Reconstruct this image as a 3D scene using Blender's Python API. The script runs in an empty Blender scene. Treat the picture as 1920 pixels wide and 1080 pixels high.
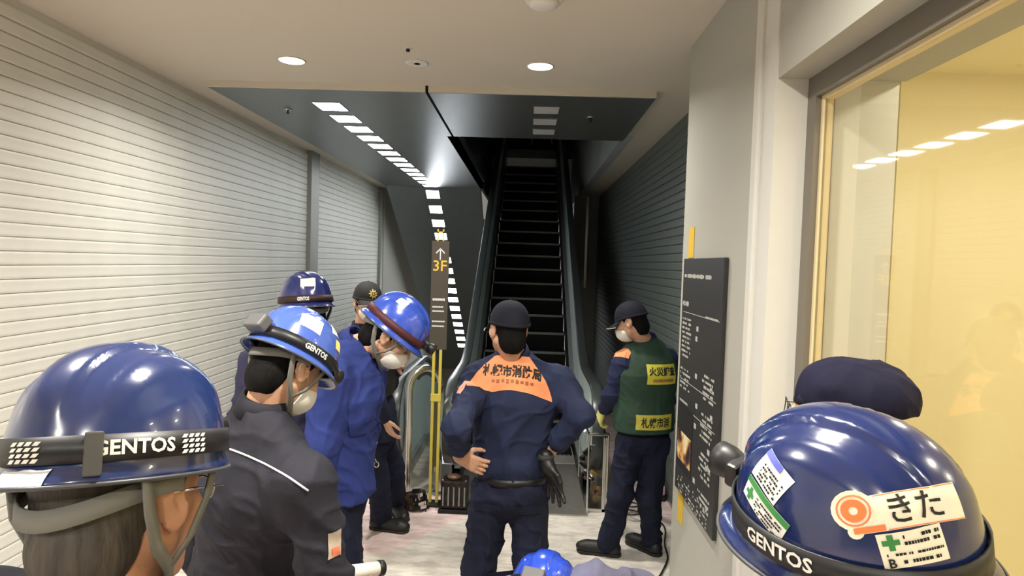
import bpy, bmesh, math, random
import numpy as np
from mathutils import Matrix, Vector
from mathutils.bvhtree import BVHTree
random.seed(7)
sc = bpy.context.scene
COL = sc.collection
R = math.radians

# ------------------------------------------------------------------ camera
F, CAMH, VP, ROLL = 1200.0, 1.88, (990.0, 495.0), 0.033
def _basis():
    v = np.array([(VP[0]-960)/F, (VP[1]-540)/F, 1.0]); v /= np.linalg.norm(v)
    d = np.array([-ROLL, 1, 0.0]); d -= d.dot(v)*v; d /= np.linalg.norm(d)
    return np.cross(d, v), v, -d
BX, BY, BZ = _basis()                      # world axes in camera coordinates (right, down, forward)
cam_data = bpy.data.cameras.new('camera'); cam = bpy.data.objects.new('camera', cam_data); COL.objects.link(cam)
cam_data.sensor_width = 36.0; cam_data.lens = F/1920*36.0; cam_data.clip_start = 0.05
_B = np.array([BX, BY, BZ])                # rows = world axes, columns = camera right, down, forward
_m = Matrix.Identity(4)
for i in range(3):
    _m[i][0], _m[i][1], _m[i][2] = _B[i][0], -_B[i][1], -_B[i][2]
_m[2][3] = CAMH
cam.matrix_world = _m
sc.camera = cam
def at(px, py, X=None, Y=None, Z=None):
    """the point where the sight line through a pixel meets a plane"""
    c = np.array([(px-960)/F, (py-540)/F, 1.0]); r = np.array([c.dot(BX), c.dot(BY), c.dot(BZ)])
    t = Y/r[1] if Y is not None else X/r[0] if X is not None else (Z-CAMH)/r[2]
    return np.array([0, 0, CAMH]) + t*r

# ------------------------------------------------------------------ world, exposure
w = bpy.data.worlds.new('hall_ambient'); sc.world = w; w.use_nodes = True
w.node_tree.nodes['Background'].inputs[0].default_value = (1.0, 0.93, 0.82, 1)
w.node_tree.nodes['Background'].inputs[1].default_value = 0.27
sc.view_settings.view_transform = 'Standard'; sc.view_settings.look = 'None'
sc.view_settings.exposure = -0.15; sc.view_settings.gamma = 1.0; sc.view_settings.use_curve_mapping = False

# ------------------------------------------------------------------ materials
MATS = {}
def srgb(c):
    return tuple((x/255/12.92 if x/255 <= 0.04045 else ((x/255+0.055)/1.055)**2.4) for x in c)
def mat(name, col, rough=0.6, metal=0.0, noise=0.0, nscale=20.0, bump=0.0, bscale=60.0, spec=0.5, emit=None, estr=0.0,
        stretch=None, coat=0.0, sheen=0.0, sss=0.0, aniso=0.0):
    if name in MATS: return MATS[name]
    m = bpy.data.materials.new(name); m.use_nodes = True; nt = m.node_tree; b = nt.nodes['Principled BSDF']
    c = srgb(col)
    b.inputs['Base Color'].default_value = (*c, 1); b.inputs['Roughness'].default_value = rough
    b.inputs['Metallic'].default_value = metal; b.inputs['Specular IOR Level'].default_value = spec
    b.inputs['Coat Weight'].default_value = coat; b.inputs['Sheen Weight'].default_value = sheen
    if aniso: b.inputs['Anisotropic'].default_value = aniso
    if sss: b.inputs['Subsurface Weight'].default_value = sss; b.inputs['Subsurface Radius'].default_value = (0.01, 0.004, 0.002)
    if emit is not None:
        b.inputs['Emission Color'].default_value = (*srgb(emit), 1); b.inputs['Emission Strength'].default_value = estr
    if noise or bump:
        tc = nt.nodes.new('ShaderNodeTexCoord'); mp = nt.nodes.new('ShaderNodeMapping')
        nt.links.new(tc.outputs['Object'], mp.inputs['Vector'])
        if stretch: mp.inputs['Scale'].default_value = stretch
    if noise:
        n = nt.nodes.new('ShaderNodeTexNoise'); n.inputs['Scale'].default_value = nscale; n.inputs['Detail'].default_value = 5
        nt.links.new(mp.outputs['Vector'], n.inputs['Vector'])
        cr = nt.nodes.new('ShaderNodeValToRGB'); e = cr.color_ramp.elements
        e[0].position = 0.3; e[1].position = 0.7
        e[0].color = (*[x*(1-noise) for x in c], 1); e[1].color = (*[min(1, x*(1+noise)) for x in c], 1)
        nt.links.new(n.outputs['Fac'], cr.inputs['Fac']); nt.links.new(cr.outputs['Color'], b.inputs['Base Color'])
    if bump:
        n2 = nt.nodes.new('ShaderNodeTexNoise'); n2.inputs['Scale'].default_value = bscale; n2.inputs['Detail'].default_value = 4
        nt.links.new(mp.outputs['Vector'], n2.inputs['Vector'])
        bp = nt.nodes.new('ShaderNodeBump'); bp.inputs['Strength'].default_value = bump; bp.inputs['Distance'].default_value = 0.01
        nt.links.new(n2.outputs['Fac'], bp.inputs['Height']); nt.links.new(bp.outputs['Normal'], b.inputs['Normal'])
    MATS[name] = m; return m
def fabric(name, col, rough=0.85, bump=0.25): return mat(name, col, rough, noise=0.12, nscale=9, bump=bump, bscale=28, spec=0.2, sheen=0.0)
def glass_mat(name, tint=(235, 240, 238), gloss=0.12):
    if name in MATS: return MATS[name]
    m = bpy.data.materials.new(name); m.use_nodes = True; nt = m.node_tree; nt.nodes.remove(nt.nodes['Principled BSDF'])
    o = nt.nodes['Material Output']; t = nt.nodes.new('ShaderNodeBsdfTransparent'); g = nt.nodes.new('ShaderNodeBsdfGlossy')
    mx = nt.nodes.new('ShaderNodeMixShader'); fr = nt.nodes.new('ShaderNodeFresnel'); fr.inputs['IOR'].default_value = 1.45
    t.inputs['Color'].default_value = (*srgb(tint), 1); g.inputs['Roughness'].default_value = 0.03
    ma = nt.nodes.new('ShaderNodeMath'); ma.operation = 'MULTIPLY'; ma.inputs[1].default_value = gloss
    ma.use_clamp = True
    nt.links.new(fr.outputs[0], ma.inputs[0]); nt.links.new(ma.outputs[0], mx.inputs[0])
    nt.links.new(t.outputs[0], mx.inputs[1]); nt.links.new(g.outputs[0], mx.inputs[2]); nt.links.new(mx.outputs[0], o.inputs[0])
    MATS[name] = m; return m

# ------------------------------------------------------------------ object helpers
ORG = {}                                     # world origin of every object that may be a parent
def tag(o, label=None, cat=None, group=None, kind=None):
    for k, v in (('label', label), ('category', cat), ('group', group), ('kind', kind)):
        if v: o[k] = v
    return o
def thing(name, loc, label, cat, group=None):
    o = bpy.data.objects.new(name, None); o.empty_display_size = 0.1; COL.objects.link(o)
    o.location = tuple(loc); ORG[o] = np.array(loc, float); return tag(o, label, cat, group)
def link(name, me, m, parent=None, label=None):
    o = bpy.data.objects.new(name, me); COL.objects.link(o)
    if m is not None and not me.materials: me.materials.append(m)
    if parent is not None:
        o.parent = parent; ORG[o] = ORG[parent]
    else: ORG[o] = np.zeros(3)
    if label: o['label'] = label
    return o
def npmesh(name, V, faces, m, parent=None, smooth=True, label=None, loc=None):
    """V in world coordinates; parented meshes are stored relative to the parent's origin"""
    V = np.asarray(V, float)
    org = ORG[parent] if parent is not None else (np.array(loc, float) if loc is not None else np.zeros(3))
    me = bpy.data.meshes.new(name)
    if isinstance(faces, np.ndarray):
        n, k = faces.shape
        me.vertices.add(len(V)); me.vertices.foreach_set('co', (V-org).astype(np.float32).ravel())
        me.loops.add(n*k); me.loops.foreach_set('vertex_index', faces.astype(np.int32).ravel())
        me.polygons.add(n); me.polygons.foreach_set('loop_start', np.arange(0, n*k, k, dtype=np.int32))
        me.polygons.foreach_set('loop_total', np.full(n, k, dtype=np.int32))
        me.update(calc_edges=True); me.validate()
    else:
        me.from_pydata([tuple(x) for x in V-org], [], faces); me.update()
    me.polygons.foreach_set('use_smooth', [bool(smooth)]*len(me.polygons))
    o = link(name, me, m, parent, label)
    if parent is None and loc is not None: o.location = tuple(loc); ORG[o] = org
    return o
class MB:
    """collects simple closed shapes into one mesh"""
    def __init__(s): s.v, s.f = [], []
    def add(s, V, Fs):
        b = len(s.v); s.v += [tuple(map(float, x)) for x in V]; s.f += [tuple(b+i for i in f) for f in Fs]; return s
    def box(s, a, b):
        x0, y0, z0 = (min(a[i], b[i]) for i in range(3)); x1, y1, z1 = (max(a[i], b[i]) for i in range(3))
        return s.add([(x0,y0,z0),(x1,y0,z0),(x1,y1,z0),(x0,y1,z0),(x0,y0,z1),(x1,y0,z1),(x1,y1,z1),(x0,y1,z1)],
                     [(0,3,2,1),(4,5,6,7),(0,1,5,4),(1,2,6,5),(2,3,7,6),(3,0,4,7)])
    def obox(s, c, ax, h):
        """box at c, axes ax (3 rows), half sizes h"""
        c = np.array(c, float); ax = np.array(ax, float); P = []
        for k in (-1, 1):
            for i, j in ((-1,-1),(1,-1),(1,1),(-1,1)): P.append(c+ax[0]*h[0]*i+ax[1]*h[1]*j+ax[2]*h[2]*k)
        return s.add(P, [(0,3,2,1),(4,5,6,7),(0,1,5,4),(1,2,6,5),(2,3,7,6),(3,0,4,7)])
    def prism(s, poly, n):
        """planar polygon (list of 3-d points) extruded by vector n"""
        k = len(poly); P = [np.array(p, float) for p in poly]; n = np.array(n, float)
        return s.add(P+[p+n for p in P], [tuple(range(k))[::-1], tuple(range(k, 2*k))]+[(i,(i+1)%k,k+(i+1)%k,k+i) for i in range(k)])
    def tube(s, pts, r, seg=8, cap=True, closed=False):
        pts = [np.array(p, float) for p in pts]; n = len(pts); rr = r if hasattr(r, '__len__') else [r]*n
        prev = None; V = []; 
        for i, p in enumerate(pts):
            if closed: t = pts[(i+1) % n]-pts[i-1]
            else: t = pts[min(i+1, n-1)]-pts[max(i-1, 0)]
            t = t/(np.linalg.norm(t)+1e-9)
            if prev is None:
                u = np.cross(t, (0,0,1) if abs(t[2]) < 0.9 else (1,0,0))
            else: u = prev-t*prev.dot(t)
            u = u/(np.linalg.norm(u)+1e-9); prev = u; vv = np.cross(t, u)
            for k in range(seg):
                a = 2*math.pi*k/seg; V.append(p+(u*math.cos(a)+vv*math.sin(a))*rr[i])
        Fs = []
        for i in range(n if closed else n-1):
            j = (i+1) % n
            for k in range(seg): Fs.append((i*seg+k, i*seg+(k+1)%seg, j*seg+(k+1)%seg, j*seg+k))
        if cap and not closed: Fs += [tuple(range(seg))[::-1], tuple((n-1)*seg+k for k in range(seg))]
        return s.add(V, Fs)
    def lathe(s, prof, c=(0,0,0), ax=((1,0,0),(0,1,0),(0,0,1)), seg=24):
        c = np.array(c, float); ax = np.array(ax, float); V = []
        for r, z in prof:
            for k in range(seg):
                a = 2*math.pi*k/seg; V.append(c+ax[0]*r*math.cos(a)+ax[1]*r*math.sin(a)+ax[2]*z)
        Fs = [(i*seg+k, i*seg+(k+1)%seg, (i+1)*seg+(k+1)%seg, (i+1)*seg+k) for i in range(len(prof)-1) for k in range(seg)]
        Fs += [tuple(range(seg))[::-1], tuple((len(prof)-1)*seg+k for k in range(seg))]
        return s.add(V, Fs)
    def ribbon(s, pts, wid, nrm, width, thick=0.002):
        """flat strap along pts; wid / nrm: directions (one or per point)"""
        n = len(pts); V = []
        for i, p in enumerate(pts):
            p = np.array(p, float); a = np.array(wid[i] if len(np.shape(wid)) > 1 else wid, float); b = np.array(nrm[i] if len(np.shape(nrm)) > 1 else nrm, float)
            a = a/np.linalg.norm(a); b = b/np.linalg.norm(b)
            for q, e in ((-1,-1),(1,-1),(1,1),(-1,1)): V.append(p+a*q*width/2+b*e*thick/2)
        Fs = [(i*4+k, i*4+(k+1)%4, (i+1)*4+(k+1)%4, (i+1)*4+k) for i in range(n-1) for k in range(4)]
        Fs += [(3,2,1,0), tuple((n-1)*4+k for k in range(4))]
        return s.add(V, Fs)
    def build(s, name, m, parent=None, smooth=False, label=None, bevel=0, loc=None):
        o = npmesh(name, s.v, s.f, m, parent, smooth, label, loc)
        if bevel:
            b = o.modifiers.new('bevel', 'BEVEL'); b.width = bevel; b.segments = 2; b.limit_method = 'ANGLE'
        return o
def struct(o): return tag(o, kind='structure')
def unit(v): v = np.array(v, float); return v/(np.linalg.norm(v)+1e-12)

# ------------------------------------------------------------------ signed-distance bodies meshed by surface nets
class Field:
    def __init__(s): s.p = []
    def cone(s, a, b, r0, r1, k=0.02, n=None, f=1.0, op='u'):
        a = np.array(a, float); b = np.array(b, float); m = max(r0, r1)
        lo = np.minimum(a, b)-m; hi = np.maximum(a, b)+m
        def fn(P):
            q = P-a; ba = b-a
            if n is not None:
                nn = unit(n); q = q+np.multiply.outer(q@nn, nn)*(1/f-1); ba = ba+nn*ba.dot(nn)*(1/f-1)
            h = np.clip((q@ba)/(ba.dot(ba)+1e-12), 0, 1)
            return (np.linalg.norm(q-h[..., None]*ba, axis=-1)-(r0+(r1-r0)*h))*min(1.0, f)
        s.p.append((fn, lo, hi, k, op)); return s
    def ell(s, c, r, A=None, k=0.02, op='u'):
        c = np.array(c, float); r = np.array(r, float); A = np.eye(3) if A is None else np.array(A, float)   # rows of A: local axes
        m = np.abs(A.T)@r
        def fn(P):
            q = (P-c)@A.T; k0 = np.linalg.norm(q/r, axis=-1); k1 = np.linalg.norm(q/(r*r), axis=-1)
            return k0*(k0-1)/(k1+1e-9)
        s.p.append((fn, c-m, c+m, k, op)); return s
    def box(s, c, h, A=None, rad=0.0, k=0.0, op='u'):
        c = np.array(c, float); h = np.array(h, float)-rad; A = np.eye(3) if A is None else np.array(A, float)
        m = np.abs(A.T)@(h+rad)
        def fn(P):
            q = np.abs((P-c)@A.T)-h
            return np.linalg.norm(np.maximum(q, 0), axis=-1)+np.minimum(q.max(-1), 0)-rad
        s.p.append((fn, c-m, c+m, k, op)); return s
    def cut(s, p, n):
        """remove the half space on the side n points to"""
        p = np.array(p, float); n = unit(n)
        s.p.append((lambda P: -((P-p)@n), None, None, 0, 's')); return s
    def mesh(s, vox, fine=None):
        los = np.min([q[1] for q in s.p if q[4] == 'u'], axis=0)-3*vox; his = np.max([q[2] for q in s.p if q[4] == 'u'], axis=0)+3*vox
        ax = [np.arange(los[i], his[i]+vox, vox) for i in range(3)]
        if fine:                                  # finer levels above a height
            z0, fv = fine; lo = ax[2][ax[2] < z0]
            ax[2] = np.concatenate([lo, np.arange(lo[-1]+fv if len(lo) else los[2], his[2]+fv, fv)])
        sh = tuple(len(a) for a in ax); G = np.full(sh, 0.5, np.float32)
        for fn, lo, hi, k, op in s.p:
            if lo is None: sl = [slice(0, n) for n in sh]
            else:
                mg = max(k, 0.012)+2*vox
                sl = [slice(max(0, np.searchsorted(ax[i], lo[i]-mg)-1), min(sh[i], np.searchsorted(ax[i], hi[i]+mg)+1)) for i in range(3)]
                if any(q.stop-q.start < 1 for q in sl): continue
            P = np.stack(np.meshgrid(*(ax[i][sl[i]] for i in range(3)), indexing='ij'), -1)
            d = fn(P).astype(np.float32); a = G[tuple(sl)]
            if op == 'u':
                if k > 0: h = np.clip(0.5+0.5*(a-d)/k, 0, 1); a = a*(1-h)+d*h-k*h*(1-h)
                else: a = np.minimum(a, d)
            else:
                if k > 0: h = np.clip(0.5-0.5*(a+d)/k, 0, 1); a = a*(1-h)-d*h+k*h*(1-h)
                else: a = np.maximum(a, -d)
            G[tuple(sl)] = a
        ins = G < 0; cnt = np.zeros(tuple(n-1 for n in sh), np.int8)
        off = [(i, j, k) for i in (0, 1) for j in (0, 1) for k in (0, 1)]
        for i, j, k in off: cnt += ins[i:sh[0]-1+i, j:sh[1]-1+j, k:sh[2]-1+k]
        act = (cnt > 0) & (cnt < 8); ids = np.argwhere(act); idx = np.full(act.shape, -1, np.int64); idx[act] = np.arange(len(ids))
        val = np.stack([G[ids[:,0]+i, ids[:,1]+j, ids[:,2]+k] for i, j, k in off], 1)
        acc = np.zeros((len(ids), 3)); n = np.zeros(len(ids))
        for a in range(8):
            for b in range(a+1, 8):
                oa, ob = np.array(off[a]), np.array(off[b])
                if np.abs(oa-ob).sum() != 1: continue
                va, vb = val[:, a], val[:, b]; m = (va < 0) != (vb < 0)
                t = np.where(m, va/np.where(m, va-vb, 1), 0)
                acc += np.where(m[:, None], oa+(ob-oa)*t[:, None], 0); n += m
        loc = acc/n[:, None]; V = np.zeros((len(ids), 3))
        for i in range(3):
            x0 = ax[i][ids[:, i]]; x1 = ax[i][ids[:, i]+1]; V[:, i] = x0+(x1-x0)*loc[:, i]
        FS = []
        for a in range(3):
            b, c = (a+1) % 3, (a+2) % 3
            s0 = [slice(None)]*3; s1 = [slice(None)]*3; s0[a] = slice(0, -1); s1[a] = slice(1, None)
            A0, A1 = ins[tuple(s0)], ins[tuple(s1)]; e = np.argwhere(A0 != A1)
            e = e[(e[:, b] > 0) & (e[:, c] > 0) & (e[:, b] < sh[b]-1) & (e[:, c] < sh[c]-1)]
            q = []
            for db, dc in ((1,1),(0,1),(0,0),(1,0)):
                t = e.copy(); t[:, b] -= db; t[:, c] -= dc; q.append(idx[t[:,0], t[:,1], t[:,2]])
            q = np.stack(q, 1); fl = ~A0[e[:,0], e[:,1], e[:,2]]; q[fl] = q[fl][:, ::-1]; FS.append(q)
        Fq = np.concatenate(FS); Fq = Fq[(Fq >= 0).all(1)]
        return V, Fq
def normals(V, Fq):
    n = np.cross(V[Fq[:,2]]-V[Fq[:,0]], V[Fq[:,3]]-V[Fq[:,1]]); N = np.zeros_like(V)
    for k in range(4): np.add.at(N, Fq[:,k], n)
    return N/(np.linalg.norm(N, axis=1, keepdims=True)+1e-12)
def vnoise(P, seed=0):
    P = np.asarray(P, float); i = np.floor(P).astype(np.int64); f = P-i; u = f*f*(3-2*f)
    def h(x, y, z):
        n = (x*374761393+y*668265263+z*2147483647+seed*1274126177) & 0xffffffff
        n = ((n ^ (n >> 13))*1274126177) & 0xffffffff; n = n ^ (n >> 16); return (n & 0xffff)/65535.0
    r = 0
    for dx in (0, 1):
        for dy in (0, 1):
            for dz in (0, 1):
                wt = (u[:,0] if dx else 1-u[:,0])*(u[:,1] if dy else 1-u[:,1])*(u[:,2] if dz else 1-u[:,2])
                r = r+wt*h(i[:,0]+dx, i[:,1]+dy, i[:,2]+dz)
    return r
def folds(V, Fq, amp, seed=0, sc_=(7, 7, 4), it=1):
    """cloth folds: ridged, domain-warped noise pushed along the normals"""
    N = normals(V, Fq); P = V*np.array(sc_)
    wv = np.stack([vnoise(V*3.1+11, seed+1), vnoise(V*3.1+37, seed+2), vnoise(V*3.1+71, seed+3)], 1)-0.5
    n1 = vnoise(P+wv*2.5, seed); rid = (1-np.abs(2*n1-1))**3
    n2 = vnoise(P*np.array([2.0, 2.0, 1.3])+wv*4, seed+5); rid2 = (1-np.abs(2*n2-1))**3
    n3 = vnoise(V@np.array([[9, 4, 0], [-4, 9, 3], [5, -3, 15.0]])+wv*3, seed+9); rid3 = (1-np.abs(2*n3-1))**4
    d = amp*((rid-0.3)+0.7*(rid2-0.3)+0.7*(rid3-0.2))
    return V+N*d[:, None]

# ------------------------------------------------------------------ decals: flat shapes laid onto a curved surface
def bvh_of(V, Fq): return BVHTree.FromPolygons([tuple(v) for v in V], [tuple(int(i) for i in f) for f in Fq])
def lay(bvh, O, U, V, pts2, off):
    O = np.array(O, float); U = unit(U); V = np.array(V, float); V = unit(V-U*V.dot(U)); N = np.cross(U, V); out = []
    for u, v in pts2:
        p = O+U*u+V*v
        hit = bvh.ray_cast(Vector(p+N*0.25), Vector(-N), 0.6) if bvh else (None,)
        if hit[0] is None: hit = bvh.find_nearest(Vector(p)) if bvh else (Vector(p), Vector(N))
        q, nn = np.array(hit[0]), np.array(hit[1])
        if nn.dot(N) < 0: nn = -nn
        out.append(q+nn*off)
    return out
def grid2(fn, n=8, m=8):
    P = [fn(i/n, j/m) for j in range(m+1) for i in range(n+1)]
    return P, [(j*(n+1)+i, j*(n+1)+i+1, (j+1)*(n+1)+i+1, (j+1)*(n+1)+i) for j in range(m) for i in range(n)]
def rect2(u0, v0, u1, v1, n=8, m=8): return grid2(lambda s, t: (u0+(u1-u0)*s, v0+(v1-v0)*t), n, m)
def disc2(u, v, r0, r1, n=20):
    P = [(u+r*math.cos(2*math.pi*k/n), v+r*math.sin(2*math.pi*k/n)) for r in (r0, r1) for k in range(n)]
    Fs = [(k, n+k, n+(k+1) % n, (k+1) % n) for k in range(n)]
    if r0 == 0: P = [(u, v)]+P[n:]; Fs = [(0, 1+k, 1+(k+1) % n) for k in range(n)]
    return P, Fs
def merge2(*sh):
    P, Fs = [], []
    for p, f in sh: b = len(P); P += p; Fs += [tuple(b+i for i in q) for q in f]
    return P, Fs
def decal(name, bvh, O, U, V, shape, m, parent, off=0.002, label=None):
    P, Fs = shape
    return npmesh(name, lay(bvh, O, U, V, P, off), Fs, m, parent, True, label)
def text2(txt, size, width=None, bold=0.0, fine=None, italic=0.0):
    """lettering as a flat mesh centred on the origin"""
    c = bpy.data.curves.new('txt', 'FONT'); c.body = txt; c.size = size; c.align_x = 'CENTER'; c.align_y = 'CENTER'; c.offset = bold
    c.resolution_u = 2; c.shear = italic; c.fill_mode = 'FRONT'
    o = bpy.data.objects.new('txt', c); COL.objects.link(o)
    dg = bpy.context.evaluated_depsgraph_get(); me = bpy.data.meshes.new_from_object(o.evaluated_get(dg))
    bm = bmesh.new(); bm.from_mesh(me); bmesh.ops.triangulate(bm, faces=bm.faces[:])
    if fine:
        for _ in range(3):
            e = [q for q in bm.edges if q.calc_length() > fine]
            if not e: break
            bmesh.ops.subdivide_edges(bm, edges=e, cuts=1); bmesh.ops.triangulate(bm, faces=bm.faces[:])
    bm.verts.ensure_lookup_table()
    P = [(v.co.x, v.co.y) for v in bm.verts]; Fs = [tuple(v.index for v in f.verts) for f in bm.faces]
    bm.free(); bpy.data.objects.remove(o); bpy.data.curves.remove(c); bpy.data.meshes.remove(me)
    if P:
        x0, x1 = min(p[0] for p in P), max(p[0] for p in P); y0, y1 = min(p[1] for p in P), max(p[1] for p in P)
        k = width/(x1-x0) if width else 1
        P = [((p[0]-(x0+x1)/2)*k, p[1]-(y0+y1)/2) for p in P]
    return P, Fs
def move2(shape, du, dv, rot=0, flip=False):
    c, s = math.cos(rot), math.sin(rot)
    return [((u*c-v*s)+du, (u*s+v*c)+dv) for u, v in shape[0]], shape[1]

# ------------------------------------------------------------------ palette
M_CEIL = mat('ceiling_paint', (214, 206, 192), 0.9, bump=0.04, bscale=120)
M_WALL = mat('wall_paint', (170, 169, 159), 0.75, bump=0.05, bscale=90)
M_JAMB = mat('jamb_paint', (206, 205, 197), 0.6)
M_STEEL = mat('brushed_steel', (150, 156, 156), 0.32, 0.7, noise=0.08, nscale=6, stretch=(1, 14, 1), bump=0.03, bscale=40)
M_SOFF = mat('soffit_steel', (136, 142, 142), 0.36, 0.75, noise=0.06, nscale=5, stretch=(18, 1, 1))
M_BRIGHT = mat('polished_steel', (205, 205, 200), 0.22, 1.0)
M_DARKM = mat('dark_metal', (38, 40, 42), 0.45, 0.6)
M_BLACK = mat('black_plastic', (16, 16, 18), 0.45)
M_RUBBER = mat('handrail_rubber', (58, 64, 63), 0.3)
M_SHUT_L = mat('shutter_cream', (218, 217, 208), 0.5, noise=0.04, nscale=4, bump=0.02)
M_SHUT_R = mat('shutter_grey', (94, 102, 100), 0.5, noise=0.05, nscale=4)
M_GLASS = glass_mat('window_glass', (252, 251, 246), 0.22)
M_BGLASS = glass_mat('balustrade_glass', (238, 246, 243), 0.7)
M_CREAM = mat('shop_cream', (238, 228, 190), 0.8)
M_CREAM2 = mat('shop_cream_pale', (238, 228, 188), 0.8)
M_LIT = mat('lit_diffuser', (255, 255, 252), 0.5, emit=(246, 250, 255), estr=22.0)
M_UNLIT = mat('unlit_diffuser', (205, 207, 206), 0.45)
M_WARM = mat('warm_lens', (255, 250, 235), 0.5, emit=(255, 240, 214), estr=14.0)
M_WHITEP = mat('white_plastic', (225, 223, 216), 0.5)
M_YEL = mat('yellow_paint', (196, 180, 74), 0.55)
M_TAPE = mat('yellow_tape', (216, 178, 52), 0.6)

XL, XR, XS, C = -2.56, 0.858, 1.195, 3.1

# ------------------------------------------------------------------ floor with its carpet
def carpet():
    m = bpy.data.materials.new('carpet'); m.use_nodes = True; nt = m.node_tree; b = nt.nodes['Principled BSDF']; L = nt.links.new
    tc = nt.nodes.new('ShaderNodeTexCoord'); b.inputs['Roughness'].default_value = 0.95; b.inputs['Specular IOR Level'].default_value = 0.1
    vo = nt.nodes.new('ShaderNodeTexVoronoi'); vo.inputs['Scale'].default_value = 0.55; vo.feature = 'F1'; vo.distance = 'CHEBYCHEV'
    mp = nt.nodes.new('ShaderNodeMapping'); mp.inputs['Rotation'].default_value = (0, 0, 0.6); mp.inputs['Location'].default_value = (0.35, 0.2, 0)
    L(tc.outputs['Object'], mp.inputs['Vector']); L(mp.outputs['Vector'], vo.inputs['Vector'])
    cr = nt.nodes.new('ShaderNodeValToRGB'); cr.color_ramp.interpolation = 'CONSTANT'
    sep = nt.nodes.new('ShaderNodeSeparateColor'); L(vo.outputs['Color'], sep.inputs['Color']); L(sep.outputs[0], cr.inputs['Fac'])
    e = cr.color_ramp.elements; e[0].color = (*srgb((226, 205, 201)), 1); e[1].position = 0.45; e[1].color = (*srgb((214, 208, 198)), 1)
    n = nt.nodes.new('ShaderNodeTexNoise'); n.inputs['Scale'].default_value = 5.0; n.inputs['Detail'].default_value = 8; n.inputs['Roughness'].default_value = 0.7
    mp2 = nt.nodes.new('ShaderNodeMapping'); mp2.inputs['Scale'].default_value = (1, 2.6, 1); L(tc.outputs['Object'], mp2.inputs['Vector']); L(mp2.outputs['Vector'], n.inputs['Vector'])
    cr2 = nt.nodes.new('ShaderNodeValToRGB'); e2 = cr2.color_ramp.elements; e2[0].position = 0.40; e2[0].color = (0.62, 0.61, 0.60, 1); e2[1].position = 0.56; e2[1].color = (1, 1, 1, 1)
    L(n.outputs['Fac'], cr2.inputs['Fac'])
    mx = nt.nodes.new('ShaderNodeMix'); mx.data_type = 'RGBA'; mx.blend_type = 'MULTIPLY'; mx.inputs[0].default_value = 0.75
    L(cr.outputs['Color'], mx.inputs[6]); L(cr2.outputs['Color'], mx.inputs[7]); L(mx.outputs[2], b.inputs['Base Color'])
    n3 = nt.nodes.new('ShaderNodeTexNoise'); n3.inputs['Scale'].default_value = 300; L(tc.outputs['Object'], n3.inputs['Vector'])
    bp = nt.nodes.new('ShaderNodeBump'); bp.inputs['Strength'].default_value = 0.3; bp.inputs['Distance'].default_value = 0.004
    L(n3.outputs['Fac'], bp.inputs['Height']); L(bp.outputs['Normal'], b.inputs['Normal'])
    return m
fl = MB().box((-2.9, -4, -0.12), (1.3, 6.4, 0)).box((-0.86, 6.4, -0.12), (1.3, 11.4, 0)).box((-2.9, 6.4, -0.12), (-2.34, 11.4, 0))
struct(fl.build('floor', carpet()))

# ------------------------------------------------------------------ ceiling and soffits
ce = MB().box((-2.9, -4, C), (1.3, 4.5, C+0.15)).box((-2.9, 4.5, C), (-2.3, 11.4, C+0.15)).box((0.852, 4.5, C), (1.3, 11.4, C+0.15))
struct(ce.build('ceiling', M_CEIL))
ZS = C-0.045
struct(MB().box((-2.3, 4.515, ZS), (-0.757, 10.2, C+0.14)).build('soffit', M_SOFF))
struct(MB().box((-0.735, 4.515, ZS), (0.85, 6.05, C+0.14)).build('soffit', M_SOFF))
struct(MB().box((-2.3, 4.495, ZS+0.002), (-0.757, 4.515, C+0.01)).box((-0.735, 4.495, ZS+0.002), (0.85, 4.515, C+0.01)).build('trim_1', mat('soffit_edge', (214, 207, 192), 0.6)))
struct(MB().box((-0.757, 4.51, ZS+0.10), (-0.735, 10.2, C+0.13)).build('trim_2', M_SOFF))
# the soffit folds down over the descending escalator
SL = np.array([0, math.cos(R(30)), -math.sin(R(30))]); SN = np.array([0, math.sin(R(30)), math.cos(R(30))])
p0 = np.array([0, 10.2, ZS]); p1 = p0+SL*8.2
struct(MB().prism([(-2.3, *p0[1:]), (-0.80, *p0[1:]), (-0.80, *p1[1:]), (-2.3, *p1[1:])], SN*0.14).build('soffit', M_SOFF))

def ceil_panel(c, dirv, nrm, m, label, group, wide=0.205, long=0.275):
    t = thing('ceiling_light', c, label, 'light', group); X = np.array([1.0, 0, 0])
    MB().obox(np.array(c)+nrm*0.004, (X, dirv, nrm), (wide/2, long/2, 0.006)).build('diffuser', m, t)
    f = MB()
    for s in (-1, 1):
        f.obox(np.array(c)+X*s*(wide/2+0.004)+nrm*0.005, (X, dirv, nrm), (0.004, long/2+0.008, 0.008))
        f.obox(np.array(c)+dirv*s*(long/2+0.004)+nrm*0.005, (X, dirv, nrm), (wide/2, 0.004, 0.008))
    f.build('frame', M_SOFF, t)
UPN = np.array([0, 0, 1.0])
ORD = 'first second third fourth fifth sixth seventh eighth ninth tenth eleventh twelfth thirteenth fourteenth fifteenth sixteenth'.split()
for k in range(13):
    ceil_panel((-1.575, 4.995+0.42*k, ZS), np.array([0, 1.0, 0]), UPN, M_LIT, 'bright light panel in the flat steel soffit, '+ORD[k]+' from its front edge', 'lit panels in the flat soffit', long=0.25)
for k in range(16):
    c = p0+SL*(0.2+0.42*k)
    ceil_panel((-1.575, c[1], c[2]), SL, SN, M_LIT, 'bright light panel in the sloped soffit, '+ORD[k]+' below the fold', 'lit panels in the sloped soffit', long=0.215)
for k in range(3):
    ceil_panel((0.10, 4.93+0.40*k, ZS), np.array([0, 1.0, 0]), UPN, M_UNLIT, 'unlit grey light panel in the steel soffit, '+ORD[k]+' from its front edge', 'unlit panels in the soffit', wide=0.19, long=0.22)

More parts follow.
